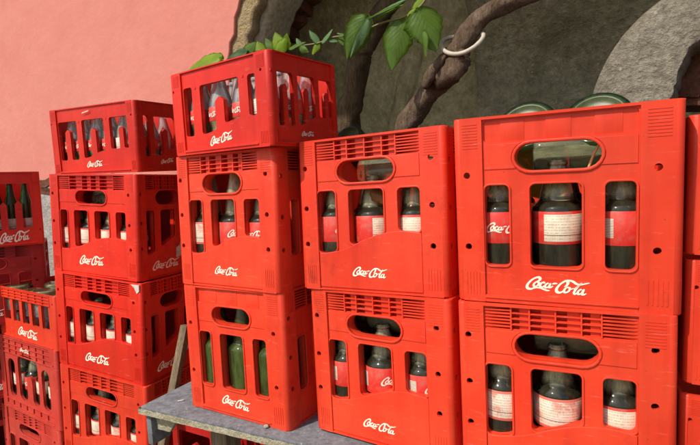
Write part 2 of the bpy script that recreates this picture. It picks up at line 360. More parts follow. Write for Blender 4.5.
def catmull(pts, n=8, closed=False):
    P = [Vector(p) for p in pts]; out = []; k = len(P)
    for i in range(k if closed else k - 1):
        p0 = P[i - 1] if (i or closed) else P[0]; p1 = P[i]; p2 = P[(i + 1) % k]
        p3 = P[(i + 2) % k] if (closed or i + 2 < k) else P[-1]
        for j in range(n):
            t = j / n
            out.append(.5 * ((2 * p1) + (p2 - p0) * t + (2 * p0 - 5 * p1 + 4 * p2 - p3) * t * t + (3 * p1 - p0 - 3 * p2 + p3) * t ** 3))
    if not closed: out.append(P[-1])
    return out
def tube(path, radii, seg=12, jitter=0, seed=0, cap=True, rough=0):
    rng = random.Random(seed); bm = bmesh.new(); rings = []
    up = Vector((.3, .1, 1)); k = len(path)
    ph = [rng.uniform(0, 6.28) for _ in range(6)]
    for i, p in enumerate(path):
        t = (path[min(i + 1, k - 1)] - path[max(i - 1, 0)]).normalized()
        a = t.cross(up); a = a.normalized() if a.length > 1e-4 else t.orthogonal().normalized(); b = t.cross(a)
        r = radii[i] if hasattr(radii, '__len__') else radii
        ring = []
        for j in range(seg):
            th = 2 * math.pi * j / seg
            q = 1 + jitter * (math.sin(2 * th + ph[0] + i * .35) * .6 + math.sin(3 * th + ph[1] - i * .5) * .4 + math.sin(5 * th + ph[2] + i * .21) * .3) + rough * rng.uniform(-1, 1)
            ring.append(bm.verts.new(p + (a * math.cos(th) + b * math.sin(th)) * r * q))
        rings.append(ring)
    for i in range(k - 1):
        for j in range(seg):
            bm.faces.new((rings[i][j], rings[i][(j + 1) % seg], rings[i + 1][(j + 1) % seg], rings[i + 1][j]))
    if cap:
        bm.faces.new(rings[0][::-1]); bm.faces.new(rings[-1])
    for f in bm.faces: f.smooth = True
    bmesh.ops.recalc_face_normals(bm, faces=bm.faces)
    me = bpy.data.meshes.new('tube'); bm.to_mesh(me); bm.free(); return me
def lathe(prof, seg=28, caps=True):
    bm = bmesh.new(); rings = []
    for r, z in prof:
        rings.append([bm.verts.new((r * math.cos(2 * math.pi * j / seg), r * math.sin(2 * math.pi * j / seg), z)) for j in range(seg)])
    for i in range(len(rings) - 1):
        for j in range(seg):
            bm.faces.new((rings[i][j], rings[i][(j + 1) % seg], rings[i + 1][(j + 1) % seg], rings[i + 1][j]))
    if caps: bm.faces.new(rings[0][::-1]); bm.faces.new(rings[-1])
    for f in bm.faces: f.smooth = True
    me = bpy.data.meshes.new('lathe'); bm.to_mesh(me); bm.free(); return me

# ------------------------------------------------------------------ the script lettering
# strokes of the flowing lettering in a 0..630 x 0..160 box (y down), each a brush stroke
def oval(cx, cy, rx, ry, sl=.35, a0=-60, a1=300):
    return [(cx + rx * math.cos(R(a)) - sl * ry * math.sin(R(a)), cy + ry * math.sin(R(a))) for a in range(a0, a1 + 1, 24)]
STROKES = [
 # first capital with its long tail under the small letters
 ([(128, 64), (152, 52), (172, 32), (168, 13), (146, 10), (108, 30), (72, 66), (50, 104), (54, 134), (86, 140), (122, 124), (146, 114)], 7, 17),
 ([(96, 138), (140, 122), (180, 121), (214, 132), (244, 141), (268, 138)], 3, 11),
 (oval(137, 84, 22, 26, .45, -80, 285), 6, 12),
 ([(150, 66), (170, 70), (186, 62)], 5, 5),
 ([(216, 70), (212, 60), (196, 62), (178, 84), (176, 104), (194, 110), (214, 98), (232, 78)], 6, 13),
 (oval(246, 86, 20, 24, .5, -70, 280), 6, 12),
 ([(276, 60), (264, 88), (262, 106), (278, 104), (298, 88)], 6, 14),
 ([(290, 68), (312, 60), (338, 58)], 8, 8),
 # second capital with the long flourish over the end letters
 ([(404, 86), (424, 70), (436, 42), (426, 24), (402, 30), (362, 66), (334, 110), (336, 144), (366, 150), (396, 132), (412, 112)], 7, 17),
 ([(392, 48), (404, 26), (436, 16), (478, 22), (512, 44), (548, 50), (590, 38), (630, 24)], 4, 13),
 (oval(428, 116, 23, 28, .45, -80, 285), 6, 13),
 ([(444, 98), (466, 104), (490, 92)], 5, 5),
 ([(490, 104), (526, 72), (552, 46), (560, 36), (546, 48), (512, 96), (494, 136), (506, 150), (532, 132)], 6, 14),
 (oval(552, 122, 21, 26, .5, -70, 280), 6, 13),
 ([(586, 92), (572, 122), (568, 144), (584, 148), (606, 134)], 6, 15),
]
def script_polys(nib=R(-32)):
    quads = []
    for si, (pts, w0, w1) in enumerate(STROKES):
        path = catmull([(x, y) for x, y in pts], 5)
        Lp, Rp = [], []
        for i, p in enumerate(path):
            t = path[min(i + 1, len(path) - 1)] - path[max(i - 1, 0)]
            th = math.atan2(t.y, t.x); s = abs(math.sin(th - nib))
            end = min(1, .35 + .65 * min(i, len(path) - 1 - i) / 4)
            w = (w0 + (w1 - w0) * s ** 1.3) * end * .80 + 2.4
            n = Vector((-t.y, t.x)); n = n.normalized() if n.length else Vector((0, 1))
            Lp.append(p + n * w); Rp.append(p - n * w)
        quads.append((si, Lp, Rp))
    return quads
SCRIPT = script_polys()
def script_mesh(width, wrap=0.0, bold=1.0):
    """lettering of the given width centred on the origin of the x,z plane, facing -y; wrap = radius of a bottle it is printed on"""
    bm = bmesh.new(); k = width / 590.0
    for si, Lp, Rp in SCRIPT:
        y = -.00025 - si * .00004
        def P(p):
            x, z = (p.x - 340) * k, -(p.y - 80) * k
            if wrap:
                a = x / wrap; rr = wrap - y
                return (rr * math.sin(a), -rr * math.cos(a), z)
            return (x, y, z)
        a = [bm.verts.new(P(p)) for p in Lp]; b = [bm.verts.new(P(p)) for p in Rp]
        for i in range(len(a) - 1): bm.faces.new((a[i], a[i + 1], b[i + 1], b[i]))
    me = bpy.data.meshes.new('logo'); bm.to_mesh(me); bm.free(); return me

# ------------------------------------------------------------------ crates
WAVE = [(.0, .243), (.12, .244), (.20, .249), (.28, .264), (.367, .292), (.45, .33), (.53, .36), (.61, .383), (.70, .393), (.77, .39), (.84, .38), (1, .375)]
LOWAVE = [(.0, .222), (.32, .224), (.40, .238), (.47, .262), (.55, .312), (.62, .338), (.70, .352), (.8, .352), (1, .35)]
def curve_at(tab, u):
    for (a, va), (b, vb) in zip(tab, tab[1:]):
        if a <= u <= b: return va + (vb - va) * (u - a) / (b - a)
    return tab[-1][1]
def window(u0, u1, vt, tab, stub=None):
    """window outline in u,v running counter-clockwise; bottom follows tab; stub = (ua, ub, vtop)"""
    bot = [u0] + [u for u, _ in tab if u0 + .015 < u < u1 - .015] + [u1]
    pts = []
    stubs = [] if not stub else ([stub] if not isinstance(stub, list) else stub)
    for u in bot:
        if any(a < u < b for a, b, t in stubs): continue
        pts.append((u, curve_at(tab, u)))
    for a, b, t in stubs:
        i = sum(1 for p in pts if p[0] <= a)
        pts[i:i] = [(a, curve_at(tab, a)), (a, t - .05), ((a + b) / 2, t), (b, t - .05), (b, curve_at(tab, b))]
    return pts + [(u1, vt), (u0, vt)]
FLAT = [(0, .205), (1, .203)]
FLATG = [(0, .18), (1, .18)]
LAYOUT = {
 'grille3': dict(posts=(.138, .846), handle=(.293, .680, .706, .846), grille=(.858, .984), wave=WAVE, logo=(.503, .130, .235, 0),
    wins=[window(.140, .272, .658, WAVE), window(.368, .605, .658, WAVE), window(.698, .838, .655, WAVE)],
    dots=[(.055, .815), (.055, .545), (.055, .305), (.912, .825), (.912, .545), (.912, .303)], bars=(.275, .365, .488, .605, .693)),
 'side3': dict(posts=(.138, .846), handle=(.293, .680, .706, .846), grille=(.858, .984), wave=WAVE, logo=(.44, .125, .44, 2),
    wins=[window(.140, .272, .658, WAVE), window(.368, .605, .658, WAVE), window(.698, .838, .655, WAVE)],
    dots=[(.055, .815), (.055, .545), (.055, .305), (.912, .825), (.912, .545), (.912, .303)], bars=(.275, .365, .488, .605, .693)),
 'plain3': dict(posts=(.146, .834), handle=(.302, .684, .708, .848), band=(.866, .980), base=.046, logo=(.492, .110, .285, -2),
    wins=[window(.152, .271, .638, FLAT), window(.370, .600, .638, FLAT), window(.698, .822, .638, FLAT)],
    dots=[(.066, .695), (.066, .306), (.903, .698), (.903, .306)]),
 'grille4': dict(posts=(.118, .880), handle=(.323, .673, .709, .838), grille=(.850, .984), wave=WAVE, logo=(.487, .155, .285, 3),
    wins=[window(.128, .212, .643, WAVE), window(.295, .455, .643, WAVE), window(.533, .692, .643, WAVE), window(.770, .874, .641, WAVE)],
    dots=[(.05, .807), (.05, .524), (.05, .295), (.917, .806), (.917, .524), (.922, .294)], bars=(.25, .40, .50, .60, .75)),
 'low4': dict(posts=(.128, .872), logo=(.51, .155, .235, 9), low=True, base=.066,
    wins=[window(.140, .232, .805, LOWAVE), window(.318, .708, .800, LOWAVE, (.468, .556, .635)), window(.792, .864, .795, LOWAVE)],
    dots=[(.04, .785), (.27, .785), (.75, .79), (.925, .807)]),
 'low6': dict(posts=(.092, .910), logo=(.504, .150, .185, 3), low=True, base=.062,
    wins=[window(.102, .326, .805, LOWAVE, (.180, .240, .69)), window(.388, .640, .803, LOWAVE, (.484, .545, .68)), window(.706, .902, .800, LOWAVE, (.803, .852, .67))],
    dots=[(.03, .785), (.355, .785), (.67, .79), (.96, .80)]),
 'stub3': dict(posts=(.07, .86), logo=(.46, .125, .56, 5), low=True, base=.04,
    wins=[window(.09, .80, .84, [(0, .21), (.5, .23), (1, .26)], [(.235, .36, .60), (.50, .63, .61)])], dots=[(.93, .85), (.93, .2)]),
 'arch3': dict(posts=(.10, .90), logo=(.5, .88, .16, 0), low=True, base=.05, gridband=(.78, .97), gridlow=(.06, .14),
    wins=[window(.15, .27, .70, FLATG), window(.33, .67, .80, FLATG, (.47, .56, .55)), window(.73, .85, .70, FLATG)], rnd=.04,
    dots=[(.05, .8), (.95, .8)]),
 'bars5': dict(posts=(.08, .92), logo=(.5, .17, .34, 0), low=True, base=.05, gridband=(.80, .97),
    wins=[window(.10 + .165 * i, .10 + .165 * i + .115, .78, [(0, .34), (1, .34)]) for i in range(5)], dots=[(.04, .85), (.96, .85)]),
}
SLAB = .0045
def face_meshes(lay, W, H, rc):
    """meshes of one crate wall: x centred, z up, outer face at y = 0"""
    Y = LAYOUT[lay]; out = {}
    X = lambda u: (u - .5) * W
    Z = lambda v: v * H
    low = Y.get('low'); r = Y.get('rnd', .007 if low else .009)
    wins = [fillet([(X(u), Z(v)) for u, v in w], r, 4, 32) for w in Y['wins']]
    p0, p1 = Y['posts']; holes = list(wins)
    hnd = None
    if 'handle' in Y:
        a, b, c, d = Y['handle']; hnd = capsule(X(a), X(b), Z(c), Z(d)); holes.append(hnd)
    if 'grille' in Y:
        g0, g1 = Y['grille']; holes.append(rect(X(p0 + .004), X(p1 - .004), Z(g0), Z(g1)))
    if 'band' in Y:
        g0, g1 = Y['band']; holes.append(fillet(rect(X(p0 + .006), X(p1 - .006), Z(g0), Z(g1)), .006))
    mb = MB()
    e = .002
    mb.fill(rect(X(p0) - e, X(p1) + e, .001, H - .001), holes, SLAB, SLAB + .004)
    # corner pieces of the wall, with the little round holes
    for s, ua, ub in ((-1, 0, p0), (1, p1, 1)):
        xa, xb = X(ua), X(ub)
        if s < 0: xa += rc
        else: xb -= rc
        dots = [circle(X(u), Z(v), .0036 if low else .0060) for u, v in Y['dots'] if ua < u < ub]
        mb.fill(rect(xa, xb, .0, H), dots, 0, .008, 0)
        # patches of fine ribs, level above, upright below
        if not low or lay in ('low4', 'low6'):
            xm = (xa + xb) / 2 + s * .002; hw = (xb - xa) * .34
            for i in range(9):
                z = H * (.965 - i * .0155)
                mb.box(xm - hw, xm + hw, -.0007, .001, z - .0011, z + .0011)
            for i in range(5):
                x = xm + (i - 2) * hw * .42
                mb.box(x - .0011, x + .0011, -.0008, .001, H * .042, H * .165)
    in_dots = [(u, v) for u, v in Y['dots'] if p0 < u < p1]
    # rim above and sill below, level with the corners
    mb.fill(rect(X(p0), X(p1), Z(.986), H), (), 0, SLAB + .002, 0)
    mb.fill(rect(X(p0), X(p1), 0, Z(Y.get('base', .016) - .006)), (), 0.0004, SLAB + .003, .0008)
    if Y.get('base'):
        mb.box(X(p0), X(p1), -.0022, SLAB + .001, Z(Y['base']) - .0072, Z(Y['base']) - .0042, .0006)
    if 'band' in Y:
        g0, g1 = Y['band']
        mb.fill(rect(X(p0), X(p1), Z(g0) - .004, Z(g1) + .004), (), SLAB + .0032, SLAB + .006)
        for u in (.29, .50, .71):
            mb.box(X(u) - .020, X(u) + .020, SLAB + .0024, SLAB + .0045, Z(g0) - .001, Z(g1) + .001, .0007)
    if hnd:
        a, b, c, d = Y['handle']
        vt = Y['grille'][0] - .006 if 'grille' in Y else Y['band'][0] - .012
        r_ = (Z(d) - Z(c)) / 2; rx_ = r_ * 1.15; zc_ = (Z(c) + Z(d)) / 2; zl, zh = Z(.722), Z(vt)
        for s, xe, xc in ((-1, X(p0 + .007), X(a) + rx_), (1, X(p1 - .007), X(b) - rx_)):   # two raised plates beside the grip hole
            arc = []
            for i in range(9):
                z = zl + (zh - zl) * i / 8; q = max(0, 1 - ((z - zc_) / (r_ + .006)) ** 2)
                arc.append((xc + s * (rx_ + .006) * math.sqrt(q), z))
            poly = [(xe, zl)] + arc + [(xe, zh)]
            mb.fill(poly if s < 0 else poly[::-1], (), SLAB - .0015, SLAB + .001, .0006)
    if in_dots:
        for u, v in in_dots: mb.fill(circle(X(u), Z(v), .0034), (), SLAB - .0012, SLAB + .0005)
    if 'wave' in Y:
        top = [(u, curve_at(Y['wave'], u)) for u in [p0 + .004] + [u for u, _ in Y['wave'] if p0 + .01 < u < p1 - .01] + [p1 - .004]]
        top = [(p.x, p.y) for p in catmull([(u, v) for u, v in top], 4)]
        poly = [(X(p0 + .004), Z(.020)), (X(p1 - .004), Z(.020))] + [(X(u), Z(v) - .0005) for u, v in reversed(top)]
        mb.fill(poly, (), SLAB - .0030, SLAB + .002, .0012)
    out['wall_panel'] = mb
    if 'grille' in Y:
        g0, g1 = Y['grille']; g = MB(); dp = .016; bars = Y['bars']
        xa, xb = X(p0 + .002), X(p1 - .002)
        g.fill(rect(X(bars[0]), X(bars[-1]), Z(g0) - .002, Z(g1) + .002), (), SLAB + dp, SLAB + dp + .002)
        for (u, w) in ((p0, bars[0]), (p1, bars[-1])):     # sloping backs of the end cells
            za, zb = Z(g0) - .001, Z(g1) + .001; q = [(X(u), SLAB + .001, za), (X(w), SLAB + dp, za), (X(w), SLAB + dp, zb), (X(u), SLAB + .001, zb)]
            g.quad(*(q if u < w else q[::-1]))
        for u in bars: g.box(X(u) - .0014, X(u) + .0014, SLAB - .0008, SLAB + dp, Z(g0), Z(g1))
        for i in range(1, 4):
            z = Z(g0 + (g1 - g0) * i / 4); g.box(X(bars[0]), X(bars[-1]), SLAB - .0003, SLAB + dp, z - .0011, z + .0011)
        for i in range(1, 7):
            z = Z(g0 + (g1 - g0) * i / 7)
            for u, w in ((p0 + .003, bars[0]), (bars[-1], p1 - .003)): g.box(X(u), X(w), SLAB, SLAB + dp - .001, z - .0013, z + .0013)
        for zz in (Z(g0), Z(g1)): g.box(xa, xb, SLAB + .003, SLAB + dp, zz - .001, zz + .001)
        # middle cells are part filled by upright plates
        for i in range(1, len(bars)):
            a, b = X(bars[i - 1]), X(bars[i]); g.box(a + (b - a) * .45, b - .002, SLAB + .005, SLAB + dp, Z(g0), Z(g1))
        out['grille'] = g
    if 'gridband' in Y:
        out['grid_ribs'] = []
        for gb in (Y['gridband'], Y.get('gridlow')):
            if not gb: continue
            g = MB(); n = 3 if gb[1] - gb[0] > .1 else 1
            for i in range(n + 1):
                z = Z(gb[0] + (gb[1] - gb[0]) * i / n); g.box(X(.09), X(.91), SLAB - .005, SLAB + .001, z - .002, z + .002, .0008)
            for u in [.09 + .82 * i / 7 for i in range(8)]:
                g.box(X(u) - .002, X(u) + .002, SLAB - .0046, SLAB + .001, Z(gb[0]), Z(gb[1]), .0008)
            out['grid_ribs'].append(g)
    rims = []
    proud = .0024 if not low else .0
    for w in wins:
        m = MB(); m.fill(offset(w, .0036 if not low else .0024), [w], SLAB - proud - (0 if not low else -.0002), SLAB + (.022 if not low else .012), .0009); rims.append(m)
    out['window_rim'] = rims
    if hnd:
        m = MB(); m.fill(offset(hnd, .0052), [hnd], SLAB - .0034, SLAB + .028, .0016); out['handle_rim'] = m
    lu, lv, lw, ang = Y['logo']
    lm = script_mesh(lw * W)
    ly = SLAB - (.0030 if 'wave' in Y else (0.0 if not Y.get('gridband') or lv < .5 else .005))
    lm.transform(Matrix.Translation((X(lu), ly, Z(lv))) @ Matrix.Rotation(R(-ang), 4, 'Y'))
    out['logo'] = lm
    return out
def place(bm_or_mesh, M):
    if isinstance(bm_or_mesh, MB): bmesh.ops.transform(bm_or_mesh.bm, matrix=M, verts=bm_or_mesh.bm.verts)
    else: bm_or_mesh.transform(M)
    return bm_or_mesh
def make_crate(front, side, W, D, H, mat, open_logo=True):
    """one crate, origin at the middle of its front bottom edge; returns the Empty that parents its parts"""
    root = empty('bottle_crate'); rc = .012
    faces = [(front, W, Matrix.Identity(4), True), (side, D, Matrix.Translation((W / 2, D / 2, 0)) @ Matrix.Rotation(R(90), 4, 'Z'), True),
             (front, W, Matrix.Translation((0, D, 0)) @ Matrix.Rotation(R(180), 4, 'Z'), False), (side, D, Matrix.Translation((-W / 2, D / 2, 0)) @ Matrix.Rotation(R(-90), 4, 'Z'), False)]
    for lay, w, M, full in faces:
        fm = face_meshes(lay, w, H, rc)
        if not full:                              # the far walls are closed
            fm['wall_panel'].bm.free(); fm['wall_panel'] = MB().box(-w / 2 + rc, w / 2 - rc, .0, .005, .001, H - .001)
        panel = link('wall_panel', place(fm['wall_panel'], M).mesh('wall_panel'), mat, root)
        if full:
            for g in fm.get('grid_ribs', ()): link('grid_ribs', place(g, M).mesh('grid_ribs'), mat, panel)
            for key in ('grille', 'handle_rim'):
                if key in fm: link(key, place(fm[key], M).mesh(key), mat, panel)
            for m in fm['window_rim']: link('window_rim', place(m, M).mesh('window_rim'), mat, panel)
            link('logo', place(fm['logo'], M), MAT['paint'], panel)
    for sx in (-1, 1):                                         # rounded corner edges
        for yy, sy in ((0, 1), (D, -1)):
            bm = bmesh.new(); n = 6; cols = []
            for i in range(n + 1):
                a = math.pi / 2 * i / n
                x = sx * (W / 2 - rc + rc * math.sin(a)); y = yy + sy * (rc - rc * math.cos(a))
                cols.append([bm.verts.new((x, y, z)) for z in (0, .003, H - .003, H)])
                for k, sc in ((0, .88), (3, .88)):
                    v = cols[-1][k]; v.co.x = sx * (W / 2 - rc + rc * math.sin(a) * sc); v.co.y = yy + sy * (rc - rc * math.cos(a) * sc)
            inner = [(sx * (W / 2 - rc), yy + sy * rc)]
            for i in range(n):
                for k in range(3): bm.faces.new((cols[i][k], cols[i + 1][k], cols[i + 1][k + 1], cols[i][k + 1]))
            for k in (0, 3):
                c = bm.verts.new((inner[0][0], inner[0][1], cols[0][k].co.z))
                for i in range(n): bm.faces.new((c, cols[i][k], cols[i + 1][k]))
            for f in bm.faces: f.smooth = True
            bmesh.ops.recalc_face_normals(bm, faces=bm.faces)
            me = bpy.data.meshes.new('corner_post'); bm.to_mesh(me); bm.free(); link('corner_post', me, mat, root)
    f = MB(); f.box(-W / 2 + .009, W / 2 - .009, .009, D - .009, .003, .008); link('crate_floor', f.mesh('crate_floor'), mat, root)
    # low grid that keeps the bottles apart
    nx, ny = BOT[front][0], max(2, round(D / (W / BOT[front][0])))
    d = MB(); hz = H * .17
    for i in range(1, nx): d.box(-W / 2 + W * i / nx - .0012, -W / 2 + W * i / nx + .0012, .0125, D - .0125, .008, hz)
    for i in range(1, ny): d.box(-W / 2 + .0125, W / 2 - .0125, D * i / ny - .0012, D * i / ny + .0012, .008, hz - .002)
    link('divider', d.mesh('divider'), mat, root)
    return root
BOT = {'grille3': (3,), 'plain3': (3,), 'grille4': (4,), 'low4': (4,), 'low6': (6,), 'arch3': (4,), 'stub3': (3,), 'bars5': (5,)}
PROTO = {}
def copy_tree(o, parent=None):
    c = o.copy(); COL.objects.link(c)
    if parent is not None: c.parent = parent
    for ch in o.children: copy_tree(ch, c)
    return c
def recolour(o, mat):
    for ch in o.children:
        if ch.type == 'MESH' and ch.name.split('.')[0] != 'logo':
            ch.material_slots[0].link = 'OBJECT'; ch.material_slots[0].material = mat
        recolour(ch, mat)
NOM = {'tall3': ('grille3', 'grille4', .354, .40, .34), 'plain3': ('plain3', 'grille4', .354, .40, .34), 'tall4': ('grille4', 'side3', .455, .275, .357),
       'low4': ('low4', 'low6', .362, .245, .21), 'low6': ('low6', 'low4', .451, .25, .238), 'stub': ('stub3', 'stub3', .32, .30, .325),
       'arch': ('arch3', 'bars5', .46, .34, .36), 'open': ('bars5', 'bars5', .46, .36, .228)}
def crate_matrix(x, y, yaw, t1, t2, h, z0):
    return (Matrix.Translation((x, y, z0 + CAM_Z + h / 2)) @ Matrix.Rotation(R(yaw), 4, 'Z') @ Matrix.Rotation(R(t2), 4, 'X')
            @ Matrix.Rotation(R(-t1), 4, 'Y') @ Matrix.Translation((0, 0, -h / 2)))
def crate(kind, x, y, yaw, t1, t2, w, h, z0, mat, label, group='red bottle crates in the stacks'):
    f, s, W, D, H = NOM[kind]
    if kind not in PROTO: root = PROTO[kind] = make_crate(f, s, W, D, H, MAT['red'])
    else: root = copy_tree(PROTO[kind])
    M = crate_matrix(x, y, yaw, t1, t2, h, z0)
    root.matrix_world = M @ Matrix.Diagonal((w / W, 1, h / H, 1))
    tag(root, label, 'crate', group)
    if mat != 'red': recolour(root, MAT[mat])
    return M, (w, D, h)

# ------------------------------------------------------------------ bottles, origin at the middle of the base
BIG = [(.0, .004), (.034, .0), (.041, .003), (.044, .010), (.0448, .02), (.0448, .159), (.0438, .163), (.0405, .168), (.0350, .173), (.0315, .178), (.0300, .185), (.0285, .200), (.0265, .218), (.0235, .238), (.0195, .258), (.0165, .272), (.0150, .283), (.0150, .287), (.0168, .288), (.0168, .297), (.0145, .298), (.0145, .304), (.0118, .305), (.0115, .290), (0, .289)]
BIGS = [(r, z if z < .186 else .186 + (z - .186) * .52) for r, z in BIG]
SMALL = [(.0, .003), (.022, .0), (.0285, .004), (.0300, .012), (.0302, .03), (.0285, .045), (.0280, .052), (.0298, .062), (.0308, .068), (.0308, .106), (.0298, .114), (.0268, .126), (.0228, .140), (.0185, .154), (.0152, .168), (.0132, .180), (.0128, .186), (.0142, .187), (.0142, .196), (.0120, .197), (.0100, .197), (.0100, .190), (0, .189)]
SLIM = [(.0, .003), (.026, .0), (.033, .004), (.0345, .012), (.0345, .14), (.033, .155), (.028, .175), (.021, .195), (.0165, .22), (.0145, .25), (.0142, .262), (.0158, .263), (.0158, .275), (.0132, .276), (.0110, .276), (.0110, .270), (0, .269)]
def bottle_proto(prof, gmat, lab, r, z0, z1, lmat, text=True, name='glass_bottle', ribs=False):
    me = lathe(prof)
    if ribs:
        for v in me.vertices:
            a = math.atan2(v.co.y, v.co.x); k = 1 + .018 * math.cos(14 * a) * (1 if v.co.z < z0 - .004 or v.co.z > z1 + .004 else 0); v.co.x *= k; v.co.y *= k
    o = link(name, me, gmat)
    if lab:
        zc = (z0 + z1) / 2
        lb = lathe([(r, z0 - zc), (r + .0003, z0 + .0005 - zc), (r + .0003, z1 - .0005 - zc), (r, z1 - zc)], 40, False)
        l = link('label', lb, lmat, o); l.location = (0, 0, zc)
        if text:
            t = link('logo', script_mesh(min(r * 1.7, (z1 - z0) * 2.6), r + .0004), MAT['paint'], l); t.rotation_euler = (0, 0, R(150))
    return o
BP = {}
def get_bottle(kind):
    if kind not in BP:
        if kind in ('big_a', 'tall_a'): o = bottle_proto(BIGS if kind[0] == 'b' else BIG, MAT['glass'], 1, .0451, .100, .158, MAT['label_a'])
        if kind in ('big_b', 'tall_b'): o = bottle_proto(BIGS if kind[0] == 'b' else BIG, MAT['glass'], 1, .0451, .100, .158, MAT['label_b'])
        if kind in ('big_c', 'tall_c'): o = bottle_proto(BIGS if kind[0] == 'b' else BIG, MAT['glass'], 1, .0451, .100, .158, MAT['label_c'])
        if kind == 'small': o = bottle_proto(SMALL, MAT['clear_glass'], 1, .0311, .070, .104, MAT['label_b'], ribs=True)
        if kind == 'big_green': o = bottle_proto(BIG, MAT['green_glass'], 0, 0, 0, 0, None)
        if kind == 'slim_green': o = bottle_proto(SLIM, MAT['green_glass'], 1, .0348, .055, .095, MAT['label_c'], False)
        if kind == 'slim_dark': o = bottle_proto(SLIM, MAT['dark_green_glass'], 1, .0348, .06, .10, MAT['label_c'], False)
        if kind == 'dusty': o = bottle_proto([(r, z * .8) for r, z in BIG], MAT['dusty'], 0, 0, 0, 0, None, ribs=False)
        if kind == 'jar_base': o = bottle_proto(BIG, MAT['clear_glass'], 0, .0451, .1, .158, None)
        if kind == 'fat_green': o = bottle_proto([(0, .012), (.030, .010), (.044, .002), (.050, 0), (.056, .004), (.0585, .012), (.059, .03), (.059, .17), (.055, .19), (.042, .22), (.026, .25), (.018, .28), (.016, .31), (.018, .312), (.018, .325), (.013, .326), (0, .32)], MAT['dark_green_glass'], 0, 0, 0, 0, None)
        if kind == 'fat_green':
            link('base_disc', lathe([(.0, .0085), (.012, .0080), (.028, .0088), (.031, .0070), (.034, .0075), (.040, .0035), (.0435, .0012), (.0455, -.0006), (.0465, .0015)], 40, False), MAT['base'], o)
        BP[kind] = o; return o
    return copy_tree(BP[kind])
def bottle(kind, M, lx, ly, spin, label, group=None, lz=.0085, extra=None):
    o = get_bottle(kind)
    o.matrix_world = M @ Matrix.Translation((lx, ly, lz)) @ Matrix.Rotation(R(spin), 4, 'Z') @ (extra or Matrix.Identity(4))
    tag(o, label, 'bottle', group); return o
# ------------------------------------------------------------------ camera, sky, sun
cam = bpy.data.cameras.new('camera'); cam.sensor_width = 36; cam.lens = FPX / 700 * 36; cam.clip_end = 500; cam.clip_start = .02
co = bpy.data.objects.new('camera', cam); COL.objects.link(co)
co.matrix_world = Matrix.Translation((0, 0, CAM_Z)) @ Matrix.Rotation(R(90) + PITCH, 4, 'X') @ Matrix.Rotation(ROLL, 4, 'Z')
scene.camera = co
SUN_DIR = (T_ * -.34 + M_ * -.66 + Vector((0, 0, .80))).normalized()      # towards the sun: in front of the wall, from the left
az = math.atan2(SUN_DIR.x, SUN_DIR.y); el = math.asin(SUN_DIR.z)
w = bpy.data.worlds.new('World'); scene.world = w; w.use_nodes = True
nt = w.node_tree; bg = nt.nodes['Background']; sky = nt.nodes.new('ShaderNodeTexSky'); sky.sky_type = 'NISHITA'; sky.sun_disc = False
sky.sun_elevation = el; sky.sun_rotation = az; sky.air_density = 1.0; sky.dust_density = 2.0
nt.links.new(sky.outputs[0], bg.inputs[0]); bg.inputs[1].default_value = .15
sl = bpy.data.lights.new('sun', 'SUN'); sl.energy = 3.8; sl.angle = R(.9); sl.color = (1, .93, .82)
so = bpy.data.objects.new('sun', sl); COL.objects.link(so); so.rotation_euler = SUN_DIR.to_track_quat('Z', 'Y').to_euler(); so.location = (0, 0, 6)
scene.view_settings.view_transform = 'Standard'; scene.view_settings.look = 'None'; scene.view_settings.gamma = 1; scene.view_settings.use_curve_mapping = False
scene.view_settings.exposure = 0.13
scene.cycles.use_denoising = True; scene.cycles.max_bounces = 12; scene.cycles.transmission_bounces = 10; scene.cycles.transparent_max_bounces = 16
scene.cycles.caustics_reflective = False; scene.cycles.caustics_refractive = False

def at(px, py, off):
    """the point where the sight line through a spot of the 700 x 445 picture meets the upright plane at distance off, parallel to the wall"""
    x, y = px - 350, py - 222.5
    a = x * math.cos(ROLL) + y * math.sin(ROLL); b = -x * math.sin(ROLL) + y * math.cos(ROLL)
    z, f = -b / FPX, 1
    d = Vector((a / FPX, f * math.cos(PITCH) - z * math.sin(PITCH), f * math.sin(PITCH) + z * math.cos(PITCH)))
    return d * (off / d.dot(M_)) + Vector((0, 0, CAM_Z))
def wp(s, off, z): return T_ * s + M_ * off + Vector((0, 0, z))
WM = Matrix(((T_.x, M_.x, 0, 0), (T_.y, M_.y, 0, 0), (0, 0, 1, 0), (0, 0, 0, 1)))      # s, off, z -> world

# ------------------------------------------------------------------ the setting
g = MB(); g.quad((-60, -60, 0), (60, -60, 0), (60, 60, 0), (-60, 60, 0))
tag(link('ground', g.mesh('ground', False), MAT['soil']), kind='structure')

# the pink wall with its arched recess
rng = random.Random(3)
def arch(inset, z_off, jag, n=44, seed=1):
    rg = random.Random(seed); pts = []
    a, hgt, c = 1.40 - inset, .95 - inset, -.02
    zs = CAM_Z + .43
    for i in range(n + 1):
        t = math.pi * i / n
        k = 1 + rg.uniform(-1, 1) * jag
        pts.append((c - a * math.cos(t) * k, zs + hgt * math.sin(t) * k))
    low = []
    for i in range(9):
        low.append((c - a * (1 + rg.uniform(-1, 1) * jag), zs * i / 9.0))
    return low, pts, [(c + a, zs * i / 9.0) for i in range(8, -1, -1)]
def wall_outline(inset, jag, seed):
    lo, ar, ro = arch(inset, 0, jag, 90, seed)
    return [(-7, 0)] + lo + ar + ro + [(6, 0), (6, 3.6), (-7, 3.6)]
wall = empty('pink_wall', Matrix.Translation(wp(-3, 1.62, 0)))
tag(wall, 'sunlit pink plastered wall with a torn edge round a dark arched recess', 'wall')
def wall_part(name, inset, jag, seed, o0, o1, mat, bev=.004, big=True):
    ol = wall_outline(inset, jag, seed) if big else None
    m = fill_mesh(ol, (), o0, o1, bev); m.transform(WM)
    o = link(name, m, mat, wall); o.matrix_parent_inverse = wall.matrix_world.inverted() if False else Matrix.Translation(-wp(-3, 1.62, 0)); return o
